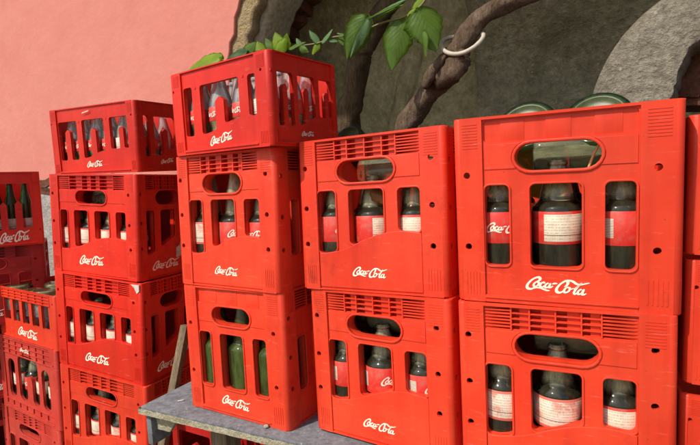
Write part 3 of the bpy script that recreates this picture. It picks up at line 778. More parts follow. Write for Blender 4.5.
wall_part('plaster', .0, .007, 5, 1.62, 1.637, MAT['pink'], .005)
wall_part('torn_layer', .075, .010, 9, 1.634, 1.69, MAT['torn'], .014)
wall_part('masonry', .11, .006, 14, 1.685, 1.86, MAT['grey_render'], .02)
# bare lower part of the wall where the plaster has fallen off
bp = [at(20, 186, 1.62), at(47, 183, 1.62), at(60, 178, 1.62), at(120, 186, 1.62), at(190, 178, 1.62)]
poly = [(-6, 0), (-1.42, 0)] + [(-1.43, bp[-1].z)] + [(p.dot(T_), p.z + random.uniform(-.012, .012)) for p in reversed(bp)] + [(-2.6, bp[0].z - .05), (-3.2, bp[0].z + .03), (-6, bp[0].z - .08)]
m = fill_mesh(poly, (), 1.612, 1.622, .003); m.transform(WM); o = link('bare_patch', m, MAT['pale_render'], wall); o.matrix_parent_inverse = Matrix.Translation(-wp(-3, 1.62, 0))
poly = [(x, z + .028) for x, z in poly[2:]]; poly = poly + [(x, z - .045) for x, z in reversed(poly)]
m = fill_mesh(poly, (), 1.606, 1.622, .004); m.transform(WM); o = link('broken_edge', m, MAT['brick'], wall); o.matrix_parent_inverse = Matrix.Translation(-wp(-3, 1.62, 0))
# back of the recess
rec = tag(empty('recess_back', Matrix.Translation(wp(0, 2.3, 0))), 'shaded olive mud and concrete back wall of the arched recess', 'wall')
def rec_part(name, mb, mat):
    me = mb.mesh(name, True); me.transform(WM); o = link(name, me, mat, rec); o.matrix_parent_inverse = Matrix.Translation(-wp(0, 2.3, 0)); return o
def bumpy_sheet(s0, s1, z0, z1, off, amp, seed, step=.03, bow=0.0):
    rg = random.Random(seed); m = MB(); ns = int((s1 - s0) / step); nz = int((z1 - z0) / step); vs = []
    ph = [(rg.uniform(2, 12), rg.uniform(2, 12), rg.uniform(0, 6)) for _ in range(9)]
    for i in range(ns + 1):
        row = []
        for j in range(nz + 1):
            s = s0 + (s1 - s0) * i / ns; z = z0 + (z1 - z0) * j / nz
            h = sum(math.sin(a * s + b * z + c) for a, b, c in ph) / 9 * amp * 2 + rg.uniform(-1, 1) * amp * .12
            h -= bow * max(0, z - 1.74) ** 2
            row.append(m.bm.verts.new((s, off + h, z)))
        vs.append(row)
    for i in range(ns):
        for j in range(nz): m.bm.faces.new((vs[i][j], vs[i + 1][j], vs[i + 1][j + 1], vs[i][j + 1]))
    # a rim back into the wall so that the sheet has thickness
    for row in (vs[0], vs[-1]):
        ex = [m.bm.verts.new((v.co.x, off + .25, v.co.z)) for v in row]
        for j in range(nz): m.bm.faces.new((row[j], row[j + 1], ex[j + 1], ex[j]))
    return m
S_SPLIT = at(478, 60, 2.25).dot(T_)
rec_part('mud_render', bumpy_sheet(-1.9, S_SPLIT + .05, 0, 2.6, 2.30, .035, 2, bow=.15), MAT['mud'])
rec_part('concrete_facing', bumpy_sheet(S_SPLIT, 2.2, 0, 2.22, 2.235, .012, 4, bow=1.8), MAT['old_concrete'])
lz = at(520, 106, 2.2).z
led = MB(); led.box(S_SPLIT + .02, 2.2, 2.13, 2.24, 0, lz, .012); rec_part('stone_ledge', led, MAT['old_concrete'])
# an upright mud rib and a crack line in the render
p0, p1 = at(398, 120, 2.28), at(418, 30, 2.28)
rib = MB(); sl_ = (p1.dot(T_) - p0.dot(T_)) / (p1.z - p0.z)
prof_ = [(-.055, .03), (-.046, -.012), (-.02, -.022), (.018, -.02), (.044, -.010), (.055, .03)]; rg = random.Random(6); cols = []
for j in range(60):
    z = .3 + 2.6 * j / 59; sc0 = p0.dot(T_) + sl_ * (z - p0.z)
    cols.append([rib.bm.verts.new((sc0 + a + rg.uniform(-.004, .004), 2.285 + b + rg.uniform(-.003, .003), z)) for a, b in prof_])
for j in range(59):
    for i in range(5): rib.bm.faces.new((cols[j][i], cols[j][i + 1], cols[j + 1][i + 1], cols[j + 1][i]))
rec_part('mud_rib', rib, MAT['mud'])
for sa, sb in ((-1.95, -1.85), (2.15, 2.25)):
    sidew = MB(); sidew.box(sa, sb, 1.96, 2.6, 0, 3.2); rec_part('side_wall', sidew, MAT['brick'])
# broken bricks showing in the gap behind the jamb
for i, (px, py, ww, hh, rz) in enumerate([(283, 34, .13, .06, 8), (290, 22, .12, .055, -12), (277, 44, .10, .05, 15), (296, 8, .13, .06, 5), (303, -2, .12, .06, -8)]):
    p = at(px, py, 2.06); b = MB()
    b.box(-ww / 2, ww / 2, -.07, .07, -hh / 2, hh / 2, .012, Matrix.Translation(p) @ WM @ Matrix.Rotation(R(rz), 4, 'Y') @ Matrix.Rotation(R(rz * 2), 4, 'Z'))
    o = link('brick', b.mesh('brick'), MAT['brick'], rec); o.matrix_parent_inverse = Matrix.Translation(-wp(0, 2.3, 0))
# unseen sheet roof, added to keep the sun off the recess
aw = empty('added_shade_roof', Matrix.Translation(wp(0, 1.0, CAM_Z + 1.4))); tag(aw, 'unseen pale roof added to shade the arched recess above the bench', 'roof')
m = MB(); m.box(-1.47, 2.6, .75, 1.615, CAM_Z + 1.40, CAM_Z + 1.415, 0); me = m.mesh('shade_sheet', False); me.transform(WM); o = link('shade_sheet', me, MAT['sheet'], aw); o.matrix_parent_inverse = Matrix.Translation(-wp(0, 1.0, CAM_Z + 1.4))

# old concrete ring leaning in the recess
ringp = at(722, 118, 1.42); dd = ringp.length
ring = empty('concrete_pipe_ring', Matrix.Translation(ringp)); tag(ring, 'broken pale concrete pipe ring standing behind the big smooth-banded crate', 'pipe ring')
view = Vector((ringp.x, ringp.y, 0)).normalized(); rt = Vector((view.y, -view.x, 0))
RM = Matrix(((rt.x, view.x, 0, 0), (rt.y, view.y, 0, 0), (0, 0, 1, 0), (0, 0, 0, 1)))
sc_ = (Vector((ringp.x, ringp.y, 0)).length) / FPX * .78
ro, ri = 129 * sc_, 43 * sc_
bm = bmesh.new(); rg = random.Random(5); n = 72; prof = []
rows = []
for i in range(n + 1):
    t = R(-20) + R(220) * i / n
    jag = 1 + rg.uniform(-.025, .025) + .05 * math.sin(i * .33)
    q = 1 + .62 * max(0, math.sin(t)) ** 2; jag *= q
    sec = [(ri * jag * .97, .17), (ri * jag * 1.02, .02), (ri * jag * 1.06, .002), (ri * q * 1.12, .0), ((ri * q + ro) / 2, 0), (ro - .018, .001), (ro - .004, .006), (ro, .018), (ro, .20)]
    if i == 0: rows.append([bm.verts.new((r * math.cos(t), y, -ringp.z / 1.12)) for r, y in sec])      # the ends run down to the ground
    rows.append([bm.verts.new((r * math.cos(t), y + rg.uniform(-.0015, .0015), r * math.sin(t))) for r, y in sec])
    if i == n: rows.append([bm.verts.new((r * math.cos(t), y, -ringp.z / 1.12)) for r, y in sec])
for i in range(n + 2):
    for k in range(len(rows[0])): bm.faces.new((rows[i][k], rows[i][(k + 1) % 9], rows[i + 1][(k + 1) % 9], rows[i + 1][k]))
for f in bm.faces: f.smooth = True
bmesh.ops.recalc_face_normals(bm, faces=bm.faces)
for e in bm.edges:
    if len(e.link_faces) == 2 and e.calc_face_angle(0) > R(40): e.smooth = False
me = bpy.data.meshes.new('ring'); bm.to_mesh(me); bm.free(); me.transform(RM @ Matrix.Diagonal((.97, 1, 1.12, 1)))
link('ring', me, MAT['pale_concrete'], ring)
for i, (px, py, ww, hh, rz) in enumerate([(694, 50, .15, .06, 20), (690, 84, .12, .05, -15), (703, 70, .16, .07, -28), (682, 92, .09, .04, 10), (712, 92, .16, .08, 5), (722, 55, .16, .08, 12), (735, 80, .2, .1, -8)]):
    p = at(px, py, 1.56) - ringp; b = MB()
    b.box(-ww / 2, ww / 2, -.05, .12, -hh / 2, hh / 2, .012, Matrix.Translation(p) @ RM @ Matrix.Rotation(R(rz), 4, 'Y'))
    link('rubble', b.mesh('rubble'), MAT['brick'], ring)

# ------------------------------------------------------------------ the bench under the crates
TB = .598                                       # bench top below the eye at its left stack
SB = Vector((-.31, 1.205, 0)).dot(T_)
BM = Matrix.Translation((0, 0, CAM_Z - TB)) @ WM @ Matrix.Translation((SB, 0, 0)) @ Matrix.Rotation(R(-2.0), 4, 'Y') @ Matrix.Translation((-SB, 0, 0))
bench = empty('slab_bench', Matrix.Translation(wp(-.2, 1.2, 0))); tag(bench, 'blue grey slab bench with a chipped pale edge carrying the right stacks', 'bench')
def bpart(name, mb, mat, smooth=True):
    me = mb.mesh(name, smooth); me.transform(BM); o = link(name, me, mat, bench); o.matrix_parent_inverse = Matrix.Translation(-wp(-.2, 1.2, 0)); return o
m = MB(); m.box(-1.148, 1.0, .874, 1.44, -.012, -.001, .003); bpart('bench_top', m, MAT['slab'])
# rough board core under the smooth top, its edge chipped
bm = bmesh.new(); rg = random.Random(8)
def edge_strip(n, fa, fb):
    cols = []
    for i in range(n + 1):
        t = i / n
        cols.append([bm.verts.new(fa(t, z, rg.uniform(-.0011, .0011))) for z in (-.0045, -.008, -.012, -.016, -.0210)])
    for i in range(n):
        for k in range(4): bm.faces.new((cols[i][k], cols[i + 1][k], cols[i + 1][k + 1], cols[i][k + 1]))
edge_strip(240, lambda t, z, r: (-1.152 + 2.15 * t, .869 + r, z), None)
edge_strip(70, lambda t, z, r: (-1.152 + r, 1.44 - .571 * t, z), None)
for f in bm.faces: f.smooth = True
mm = MB(); mm.bm.free(); mm.bm = bm; mm.box(-1.146, 1.0, .876, 1.44, -.0205, -.0125); bpart('bench_edge', mm, MAT['slab_edge'])
m = MB(); m.box(-1.142, -1.122, .884, .95, -.115, -.031, .003); bpart('bracket', m, MAT['slab'])
m = MB(); m.fill([(-1.121, -.031), (-1.121, -.075), (-1.07, -.075), (-1.035, -.031)], (), .90, .915, .002); bpart('bracket', m, MAT['slab_edge'])
for s, of in ((-.98, 1.02), (-.98, 1.38), (.85, 1.0), (.85, 1.38), (0.0, 1.02), (0, 1.38)):
    m = MB(); m.box(s - .03, s + .03, of - .03, of + .03, -(CAM_Z - TB) - (0.0 - .035 * (s - SB)) , -.031, .004); bpart('leg', m, MAT['wood'])
m = MB(); m.add(tube([Vector((-.9, .95, -.03)), Vector((-.9, .95, -.031))], [.001, .001], 3))
m.bm.free()
# the leaning post between the stacks
pa, pb = at(186, 325, 1.16), at(163, 446, 1.06)
bot_ = pb + (pb - pa) * ((pb.z) / (pa.z - pb.z))
ax = (pa - bot_); ln = ax.length
post = MB(); post.box(-.012, .012, -.017, .017, 0, ln, .003)
me = post.mesh('wooden_post'); zq = ax.to_track_quat('Z', 'Y').to_matrix().to_4x4()
me.transform(zq @ Matrix.Rotation(R(35), 4, 'Z')); o = link('wooden_post', me, MAT['wood']); o.location = bot_
tag(o, 'weathered wooden post leaning behind the left end of the bench', 'post')
# little pale chips lying on the bench
chip = MB(); chip.box(-.008, .008, -.003, .003, 0, .002, .0006); me = chip.mesh('plaster_chip'); o = link('plaster_chip', me, MAT['paper'])
pc = at(181, 406, .94); o.location = (pc.x, pc.y, (BM @ Vector((pc.dot(T_), .94, .0)) ).z); o.rotation_euler = (0, 0, .4); tag(o, 'small white plaster chip lying on the bare left end of the bench', 'chip')
pebble = MB(); bmesh.ops.create_icosphere(pebble.bm, subdivisions=2, radius=.007); 
for v in pebble.bm.verts: v.co *= 1 + .25 * math.sin(v.co.x * 700) * math.cos(v.co.y * 500); v.co.z = max(v.co.z * .6, -.003)
o = link('pebble', pebble.mesh('pebble'), MAT['slab_edge']); pc = at(274, 442, .93); o.location = BM @ Vector((pc.dot(T_), .905, .0025)); tag(o, 'small grey pebble on the bench edge in front of the green-bottle crate', 'pebble')

# ------------------------------------------------------------------ the crates
CR = {}
def C(key, *a): CR[key] = crate(*a)
C('E1', 'plain3', .3578, .8279, -27.43, .55, 2.36, .3584, .3400, -.2311, 'orange_red', 'big red crate with a smooth top band beneath two green bottle bases')
C('E2', 'tall3', .3610, .8294, -26.56, .87, 1.14, .3530, .3395, -.5708, 'orange_red', 'big grilled red crate directly under the big smooth-banded crate')
C('C1', 'tall3', .0375, 1.0416, -30.9, 1.67, -1.9, .3600, .3420, -.2424, 'red', 'grilled red crate topping the middle bench stack, one green bottle base behind it')
C('C2', 'tall3', .0475, 1.0221, -33.88, 1.89, -.86, .3511, .3367, -.5795, 'orange_red', 'grilled red crate standing on the bench at the foot of the middle stack')
C('B0', 'low4', -.3127, 1.1889, -36.0, .67, 1.0, .3655, .2095, .0818, 'red', 'low red crate of small clear bottles with leaves along its rim')
C('B1', 'tall3', -.3170, 1.2117, -32.56, .92, -1.18, .3526, .3418, -.2603, 'red', 'grilled red crate between the leafy low crate and the green-bottle crate')
C('B2', 'plain3', -.3100, 1.2048, -31.86, 1.61, -.37, .3498, .3370, -.5976, 'orange_red', 'smooth-banded red crate of green bottles standing on the bare bench end')
C('A0', 'low6', -.8987, 1.7209, -26.15, -.4, 1.9, .4507, .2370, .0538, 'red', 'wide low red crate of small clear bottles topping the stack by the pink wall')
C('A1', 'tall4', -.9103, 1.6997, -25.9, -2.0, -.41, .4570, .3605, -.3075, 'red', 'four-windowed red crate directly under the wide low crate')
C('A2', 'tall4', -.9130, 1.6907, -25.86, -2.7, .37, .4560, .3558, -.6637, 'red', 'four-windowed red crate with a torn white scrap at its top corner')
C('A3', 'tall4', -.9209, 1.6904, -25.75, -2.6, .24, .4555, .3578, -1.0217, 'orange_red', 'four-windowed red crate lowest in its stack beside the bench end')
C('A4', 'tall4', -.9260, 1.6920, -25.75, -2.6, .24, .4555, .3370, -1.3595, 'orange_red', 'four-windowed red crate on the ground under the stack by the pink wall')
# left edge of the picture
def corner_crate(key, kind, px, py, off, yaw, W, h, ztop, mat, label, t1=0, t2=0):
    """put the right front top corner on a sight line"""
    p = at(px, py, off); z0 = (p.z - CAM_Z if ztop is None else ztop) - h
    x = p.x - W / 2 * math.cos(R(yaw)); y = p.y - W / 2 * math.sin(R(yaw))
    C(key, kind, x, y, yaw, t1, t2, W, h, z0, mat, label); return z0
z = corner_crate('F1', 'open', 54, 297, 1.12, -33, .52, .226, None, 'orange_red', 'open-topped red crate of upturned bottles at the left edge')
z = corner_crate('F2', 'arch', 55.5, 358, 1.12, -32.5, .52, .340, z, 'dusty_red', 'dusty red crate with ribbed frame and a wide window under the open-topped crate')
z = corner_crate('F3', 'tall4', 60, 444, 1.13, -32, .52, z + CAM_Z, z, 'dusty_red', 'dusty red crate with a grip hole at the foot of the left stack')
z = corner_crate('F0', 'stub', 39, 171.5, 1.30, 34, .205, .330, None, 'red', 'narrow dark red crate of slim green bottles by the pink wall')
p = CR['F0']
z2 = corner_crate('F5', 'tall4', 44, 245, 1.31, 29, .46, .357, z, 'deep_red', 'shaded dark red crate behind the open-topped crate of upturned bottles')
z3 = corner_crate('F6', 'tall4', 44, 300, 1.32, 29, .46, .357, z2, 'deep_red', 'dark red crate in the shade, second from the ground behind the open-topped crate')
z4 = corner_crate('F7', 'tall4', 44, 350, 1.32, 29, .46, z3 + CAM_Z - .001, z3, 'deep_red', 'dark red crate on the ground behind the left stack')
# right edge
for i, (key, x, y, ztop, h, lab) in enumerate([('G0', 689.5, 115, None, .224, 'low red crate cut by the right picture edge, topmost of its stack'), ('G1', 686.5, 260, None, .207, 'low red crate cut by the right picture edge, second of its stack'), ('G2', 680, 394, None, .0, 'low red crate cut by the right picture edge, at the bottom of its stack')]):
    p = at(x, y, .945); zt = p.z - CAM_Z
    if key == 'G0': zt0 = zt
    W = .362
    if key == 'G2': h = zt - (-.566)
    xx = p.x + W / 2 * math.cos(R(-27)); yy = p.y + W / 2 * math.sin(R(-27))
    C(key, 'low4', xx, yy, -27, 0, 0, W, h, zt - h, 'orange_red', lab)
# one more low crate in the shade under the bench
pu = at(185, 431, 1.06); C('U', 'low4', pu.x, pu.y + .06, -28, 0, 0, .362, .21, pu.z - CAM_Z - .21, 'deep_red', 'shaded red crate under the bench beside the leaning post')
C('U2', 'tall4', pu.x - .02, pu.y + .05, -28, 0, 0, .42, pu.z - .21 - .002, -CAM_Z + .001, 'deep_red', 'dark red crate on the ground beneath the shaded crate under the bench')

# ------------------------------------------------------------------ the bottles
WN3 = ('left', 'middle', 'right')
WN4 = ('first', 'second', 'third', 'fourth')
def row(key, us, y, kinds, spins, desc, where, names, sc=1.0):
    M, (w, d, h) = CR[key]
    for i, u in enumerate(us):
        k = kinds[i % len(kinds)]
        if k is None: continue
        ex = sc if isinstance(sc, Matrix) else Matrix.Scale(sc, 4) if sc != 1 else None
        bottle(k, M, (u - .5) * w, y, spins[i % len(spins)], ('%s %s %s' % (desc[i % len(desc)], where[0] % names[i], where[1])).replace(' ,', ','), where[2] if len(where) > 2 else 'soda bottles in the crates', extra=ex)
W_ = ', %s window'
U3 = (.205, .485, .765); U3s = (.185, .462, .745)
row('E1', U3, .059, ['big_b', 'big_a', 'big_b'], [-128, 64, -70], ['dark bottle with a red label', 'dark bottle with a cream text label', 'dark bottle with a red barcode label'], (W_, 'of the big smooth-banded crate'), WN3)
row('E2', U3, .059, ['big_c', 'big_c', 'big_a'], [25, -12, 45], ['dark bottle with a stained label', 'dark bottle with a broad label', 'dark bottle with a pale label'], (W_, 'of the crate under the smooth-banded one'), WN3)
row('C1', U3s, .059, ['big_b', 'big_a', 'big_a'], [-75, 112, 30], ['bottle with a red barcode label', 'bottle with a half red label', 'bottle with a cream label'], (W_, 'of the top middle bench crate'), WN3)
row('C2', U3s, .059, ['big_b', 'big_b', 'big_a'], [-62, -82, -75], ['bottle with a red barcode label', 'bottle with a red label', 'bottle with a red edged label'], (W_, 'of the bottom middle bench crate'), WN3)
row('B1', U3s, .059, ['tall_c', 'tall_b', 'tall_b'], [-10, -88, -150], ['bottle with a pale label', 'bottle with a red label', 'bottle with a scripted red label'], (W_, 'of the crate under the leafy low crate'), WN3)
row('B2', U3s, .059, ['big_green'], [40, 60, 80], ['dusty green bottle'], (W_, 'of the smooth-banded crate on the bench end'), WN3)
U4 = (.150, .365, .60, .815)
row('A1', U4, .058, ['big_c', 'big_a', 'big_c', 'big_a'], [-5, 60, 15, 0], ['bottle with a pale label'], (W_, 'of the crate under the wide low crate'), WN4)
row('A2', U4, .058, ['big_c', 'big_c', 'big_a', 'big_b'], [25, 10, -10, 20], ['bottle with a pink stained label'], (W_, 'of the crate with the torn white scrap'), WN4)
row('A3', U4, .058, ['tall_a', 'tall_a', 'tall_c', 'tall_a'], [30, 5, -10, 0], ['bottle with a cream label'], (W_, 'of the crate beside the bench end'), WN4)
U6 = (.145, .285, .435, .60, .755, .88)
row('A0', U6, .05, ['small'], [-150, -165, -135, -150, 30, -140], ['small clear bottle, %s' % n for n in ('first', 'second', 'third', 'fourth', 'fifth', 'sixth')], ('%s front row', 'of the wide low crate'), ['from left in the'] * 6, 1.08)
row('B0', (.19, .395, .635, .835), .046, ['small'], [-150, -150, -152, 30], ['small clear bottle, %s' % n for n in ('first', 'second', 'third', 'fourth')], ('%s front row', 'of the leafy low crate'), ['from left in the'] * 4, 1.0)
SMROW = {'B0': ((.10, .155, .20), (.14, .385, .63, .885)), 'A0': ((.105, .165, .215), (.125, .275, .425, .575, .725, .875))}
ORD = ('first', 'second', 'third', 'fourth', 'fifth', 'sixth')
for key, w_ in (('B0', 'leafy low crate'), ('A0', 'wide low crate')):
    M, (w, d, h) = CR[key]; ys, us = SMROW[key]
    for j, y in enumerate((.105, .165)):
        for i, u in enumerate(us):
            bottle('small', M, (u - .5) * w, y + .006, 70 * i + 40 * j, 'small clear bottle, %s from left in the %s row of the %s' % (ORD[i], ('middle', 'rear')[j], w_), 'soda bottles in the crates', extra=Matrix.Diagonal((.95, .95, 1.0, 1)))
row('F0', (.17, .43, .70), .06, ['slim_dark'], [0, 40, 80], ['slim dark green bottle, %s,' % n for n in ('left', 'middle', 'right')], ('%s opening', 'of the narrow dark red crate'), ['in the'] * 3, Matrix.Diagonal((.78, .78, 1.12, 1)))
row('F2', (.40, .60, .80, .20), .06, ['big_b', 'big_c', 'big_a', 'big_b'], [-150, 20, 10, 40], ['dusty bottle, %s,' % n for n in ('second', 'third', 'fourth', 'first')], ('%s front row', 'of the ribbed dusty crate'), ['in the'] * 4)
# upturned bottles in the open crate: only bases and shoulders show
M, (w, d, h) = CR['F1']
flip = Matrix.Rotation(R(180), 4, 'X')
for j in range(3):
    for i in range(4):
        o = get_bottle('jar_base'); o.matrix_world = M @ Matrix.Translation(((.14 + .24 * i - .5) * w, .06 + .105 * j, .226 - .012 * ((i + j) % 2))) @ flip @ Matrix.Scale(.68, 4) @ Matrix.Diagonal((1.6, 1.6, 1, 1))
        tag(o, 'upturned pale bottle, %s in the %s row of the open-topped crate' % (WN4[i], ('front', 'middle', 'back')[j]), 'bottle', 'upturned bottles in the open crate')
for key, where in (('E1', 'big smooth-banded crate'), ('C1', 'top middle bench crate')):
    row(key, U3, .205, ['big_a'], [200, 60, 130], ['bottle behind the front row'], (W_, 'of the ' + where), WN3)
# bottles laid across behind the grip holes
def across(key, u, y, z, flip_, label, kind='jar_base'):
    M, (w, d, h) = CR[key]; o = get_bottle(kind)
    o.matrix_world = M @ Matrix.Translation(((u - .5) * w, y, z)) @ Matrix.Rotation(R(90 if flip_ else -90), 4, 'Y') @ Matrix.Rotation(R(40), 4, 'Z')
    tag(o, label, 'bottle', 'bottles laid across behind the grip holes')
across('E1', .36, .112, .266, True, 'bottle laid across behind the grip hole of the big smooth-banded crate', 'dusty')
across('E2', .36, .112, .264, True, 'bottle laid across behind the grip hole under the smooth-banded crate', 'dusty')
across('C1', .32, .112, .266, True, 'bottle laid across behind the grip hole of the top middle bench crate', 'dusty')
across('C2', .70, .112, .264, False, 'bottle laid across behind the grip hole of the bottom middle bench crate', 'dusty')
across('A1', .30, .112, .268, True, 'bottle laid across behind the grip hole under the wide low crate', 'dusty')
across('A2', .72, .112, .268, False, 'bottle laid across behind the grip hole of the crate with the torn scrap', 'dusty')
# green bottles lying on the crates with their bases to the viewer
def lying(px, py, off, rad, tilt, turn, label):
    p = at(px, py, off); o = get_bottle('fat_green'); k = rad / .059
    ax = (M_ * math.cos(R(tilt)) * math.cos(R(turn)) + T_ * math.sin(R(turn)) + Vector((0, 0, -math.sin(R(tilt))))).normalized()
    o.matrix_world = Matrix.Translation(p) @ ax.to_track_quat('Z', 'Y').to_matrix().to_4x4() @ Matrix.Scale(k, 4)
    tag(o, label, 'bottle', 'green bottles lying on top of the crates')
lying(525, 124, 1.02, .0615, 32, 6, 'green bottle base on the big smooth-banded crate, nearer the vine')
lying(597, 117, .99, .0615, 32, 6, 'green bottle base on the big smooth-banded crate, before the concrete ring')
lying(347, 138, 1.17, .046, 32, 6, 'green bottle lying base outwards on the top crate of the middle bench stack')

# scraps and stickers stuck to the crates
def scrap(key, pts, face, label):
    M, (w, d, h) = CR[key]
    s = MB()
    if face == 'front': Q = [Vector(((u - .5) * w, -.0012, v * h)) for u, v in pts]
    elif face == 'side': Q = [Vector((w / 2 + .0012, u * d, v * h)) for u, v in pts]
    off = Vector((0, -.0006, 0)) if face == 'front' else Vector((.0006, 0, 0))
    a = [s.bm.verts.new(M @ q) for q in Q]; b = [s.bm.verts.new(M @ (q + off)) for q in Q]
    s.bm.faces.new(b); s.bm.faces.new(a[::-1])
    for i in range(len(a)): s.bm.faces.new((a[i], a[(i + 1) % len(a)], b[(i + 1) % len(a)], b[i]))
    me = s.mesh('paper_scrap', False); o = link('paper_scrap', me, MAT['paper']); tag(o, label, 'scrap', 'torn paper scraps on the crates'); return o
scrap('A2', [(.90, .985), (.985, .99), (.985, .93), (.96, .90), (.935, .955)], 'front', 'torn white paper scrap at the top corner of a four-windowed crate')
scrap('A1', [(.60, .17), (.80, .19), (.82, .33), (.70, .36), (.66, .29), (.60, .27)], 'side', 'grey peeling paper scrap beside the lettering on a shaded crate side')
scrap('A2', [(.58, .17), (.80, .19), (.82, .34), (.68, .37), (.58, .27)], 'side', 'grey peeling paper scrap on a shaded crate side above the wooden post')
scrap('A0', [(.42, .895), (.50, .915), (.505, .935), (.43, .912)], 'front', 'short cream paper strip on the rim of the wide low crate')

# ------------------------------------------------------------------ the vine
vine = empty('vine_trunk', Matrix.Translation(at(385, 200, 1.5))); tag(vine, 'gnarled brown vine trunk with a knot, leaning right through a white hoop', 'vine')
def vpart(root, name, me, mat): 
    o = link(name, me, mat, root); o.matrix_parent_inverse = Matrix.Translation(-root.matrix_world.translation); return o
base = at(385, 230, 1.48); gnd = Vector((base.x, base.y, 0))
pp = [gnd, base, at(402, 140, 1.48), at(414, 113, 1.48), at(430, 92, 1.46), at(443, 76, 1.44), at(454, 58, 1.42), at(464, 40, 1.42), at(477, 21, 1.42), at(498, 8, 1.42), at(528, -4, 1.44), at(590, -26, 1.46), at(690, -50, 1.52), at(800, -110, 1.58)]
rr = [.042, .038, .033, .034, .035, .037, .040, .029, .027, .025, .021, .020, .018, .016]
path = catmull(pp, 8); rad = [x[0] for x in catmull([Vector((r, 0, 0)) for r in rr], 8)]
vpart(vine, 'trunk', tube(path, rad, 18, .16, 4, rough=.05), MAT['bark'])
kn = catmull([at(436, 84, 1.42), at(448, 74, 1.40), at(459, 62, 1.40), at(457, 48, 1.42)], 6)
vpart(vine, 'knot', tube(kn, [.012 + .026 * math.sin(math.pi * min(1, (i + 1) / len(kn))) for i in range(len(kn))], 14, .22, 9, rough=.08), MAT['bark'])
kn = catmull([at(424, 88, 1.41), at(434, 70, 1.39), at(446, 55, 1.38)], 6)
vpart(vine, 'burl', tube(kn, [.006 + .014 * math.sin(math.pi * (i + .5) / len(kn)) for i in range(len(kn))], 10, .2, 12, rough=.06), MAT['bark'])
t2 = empty('old_trunk', Matrix.Translation(at(345, 200, 1.75))); tag(t2, 'darker upright vine trunk behind the hanging leaves', 'vine')
b2 = at(340, 230, 1.72); pp = [Vector((b2.x, b2.y, 0)), b2, at(346, 130, 1.74), at(352, 98, 1.74), at(360, 62, 1.76), at(368, 38, 1.78), at(381, 15, 1.78), at(398, -8, 1.80), at(420, -50, 1.85)]
path = catmull(pp, 8); vpart(t2, 'trunk', tube(path, [x[0] for x in catmull([Vector((r, 0, 0)) for r in (.06, .056, .050, .046, .045, .044, .042, .04, .04)], 8)], 16, .18, 21, rough=.05), MAT['bark2'])
# white hoop round the vine
c = at(462, 42, 1.405); tw = (at(482, 37, 1.40) - at(441, 47, 1.40)).length / 2
h = []
ex = (at(482, 38, 1.40) - at(440, 44, 1.40)).normalized(); ey = (M_ * .66 + Vector((0, 0, .56))).normalized()
for i in range(40):
    a = 2 * math.pi * i / 40; h.append(c + ex * tw * 1.02 * math.cos(a) + ey * tw * .95 * math.sin(a) + Vector((0, 0, .006 * math.cos(2 * a))))
h.append(h[0]); o = link('plastic_hoop', tube(h, .0062, 10, cap=False), MAT['hoop']); tag(o, 'white plastic hoop hanging round the vine trunk above its knot', 'hoop')

# leaves
def leaf_mesh(base, tip, width, face, fold=.25, curl=.12, seed=0, lobe=.42):
    """a blade from base to tip, roughly facing the given direction, folded along the midrib and drooping"""
    rg = random.Random(seed); ax = tip - base; Ln = ax.length; ax.normalize()
    n = (face - ax * face.dot(ax)).normalized(); sd = ax.cross(n)
    bm = bmesh.new(); uvl = bm.loops.layers.uv.new('uv'); NU, NV = 6, 26; vs = []; uvs = {}
    for j in range(NV + 1):
        t = j / NV
        prof = (math.sin(math.pi * t ** (lobe * 1.75)) ** .8) if 0 < t < 1 else .02
        prof *= (1 - .35 * t); row_ = []
        for i in range(NU + 1):
            u = -1 + 2 * i / NU
            ww = width * .62 * prof * u * (1 + abs(u) ** 3 * (.05 * math.sin(9 * t + seed) + .055 * math.sin(31 * t + seed * 2 + (1 if u > 0 else 0)) + .035 * math.sin(53 * t + seed))) * (1 + .12 * math.sin(seed * 1.7) * (1 if u > 0 else -1))
            dn = -fold * abs(u) ** 1.4 * width * .5 * prof + curl * Ln * (t - t * t) * 1.5 + .015 * Ln * math.sin(7 * t + 3 * u + seed)
            back = -.10 * Ln * abs(u) * (1 - t) ** 3
            v = bm.verts.new(base + ax * (Ln * t + back) + sd * ww + n * dn); row_.append(v); uvs[v] = (u, t)
        vs.append(row_)
    for j in range(NV):
        for i in range(NU):
            f = bm.faces.new((vs[j][i], vs[j][i + 1], vs[j + 1][i + 1], vs[j + 1][i])); f.smooth = True
            for l in f.loops: l[uvl].uv = uvs[l.vert]
    ret = bmesh.ops.solidify(bm, geom=bm.faces[:], thickness=.0004)
    me = bpy.data.meshes.new('leaf'); bm.to_mesh(me); bm.free(); return me
TOC = -M_ * .9 + Vector((.15, -.1, .25))
spray = empty('hanging_vine_shoot', Matrix.Translation(at(400, 16, 1.36))); tag(spray, 'vine shoot of large green leaves hanging in front of the recess', 'plant')
st = catmull([at(352, 38, 1.36), at(368, 29, 1.36), at(385, 22, 1.36), at(401, 18, 1.35), at(414, 11, 1.35), at(425, 0, 1.35), at(432, -22, 1.35)], 6)
vpart(spray, 'stem', tube(st, .0033, 8), MAT['stem'])
def lf(root, b, t, wpx, off, mat, fold=.25, curl=.1, face=TOC, seed=0, toff=None, lobe=.42):
    p, q = at(*b, off), at(*t, toff if toff else off); k = p.y / FPX
    vpart(root, 'leaf', leaf_mesh(p, q, wpx * k * 1.02, face, fold, curl, seed, lobe), MAT[mat])
    return p
lf(spray, (366, 18), (347, 60), 25, 1.34, 'leaf', .55, .10, TOC + T_ * .5, 1)
lf(spray, (369, 20), (350, 58), 10, 1.33, 'leaf_blue', .2, .06, TOC + T_ * .9 + Vector((0, 0, .4)), 2)
lf(spray, (371, 17), (413, -4), 11, 1.33, 'leaf_blue', .3, .06, Vector((0, -.3, 1)), 3)
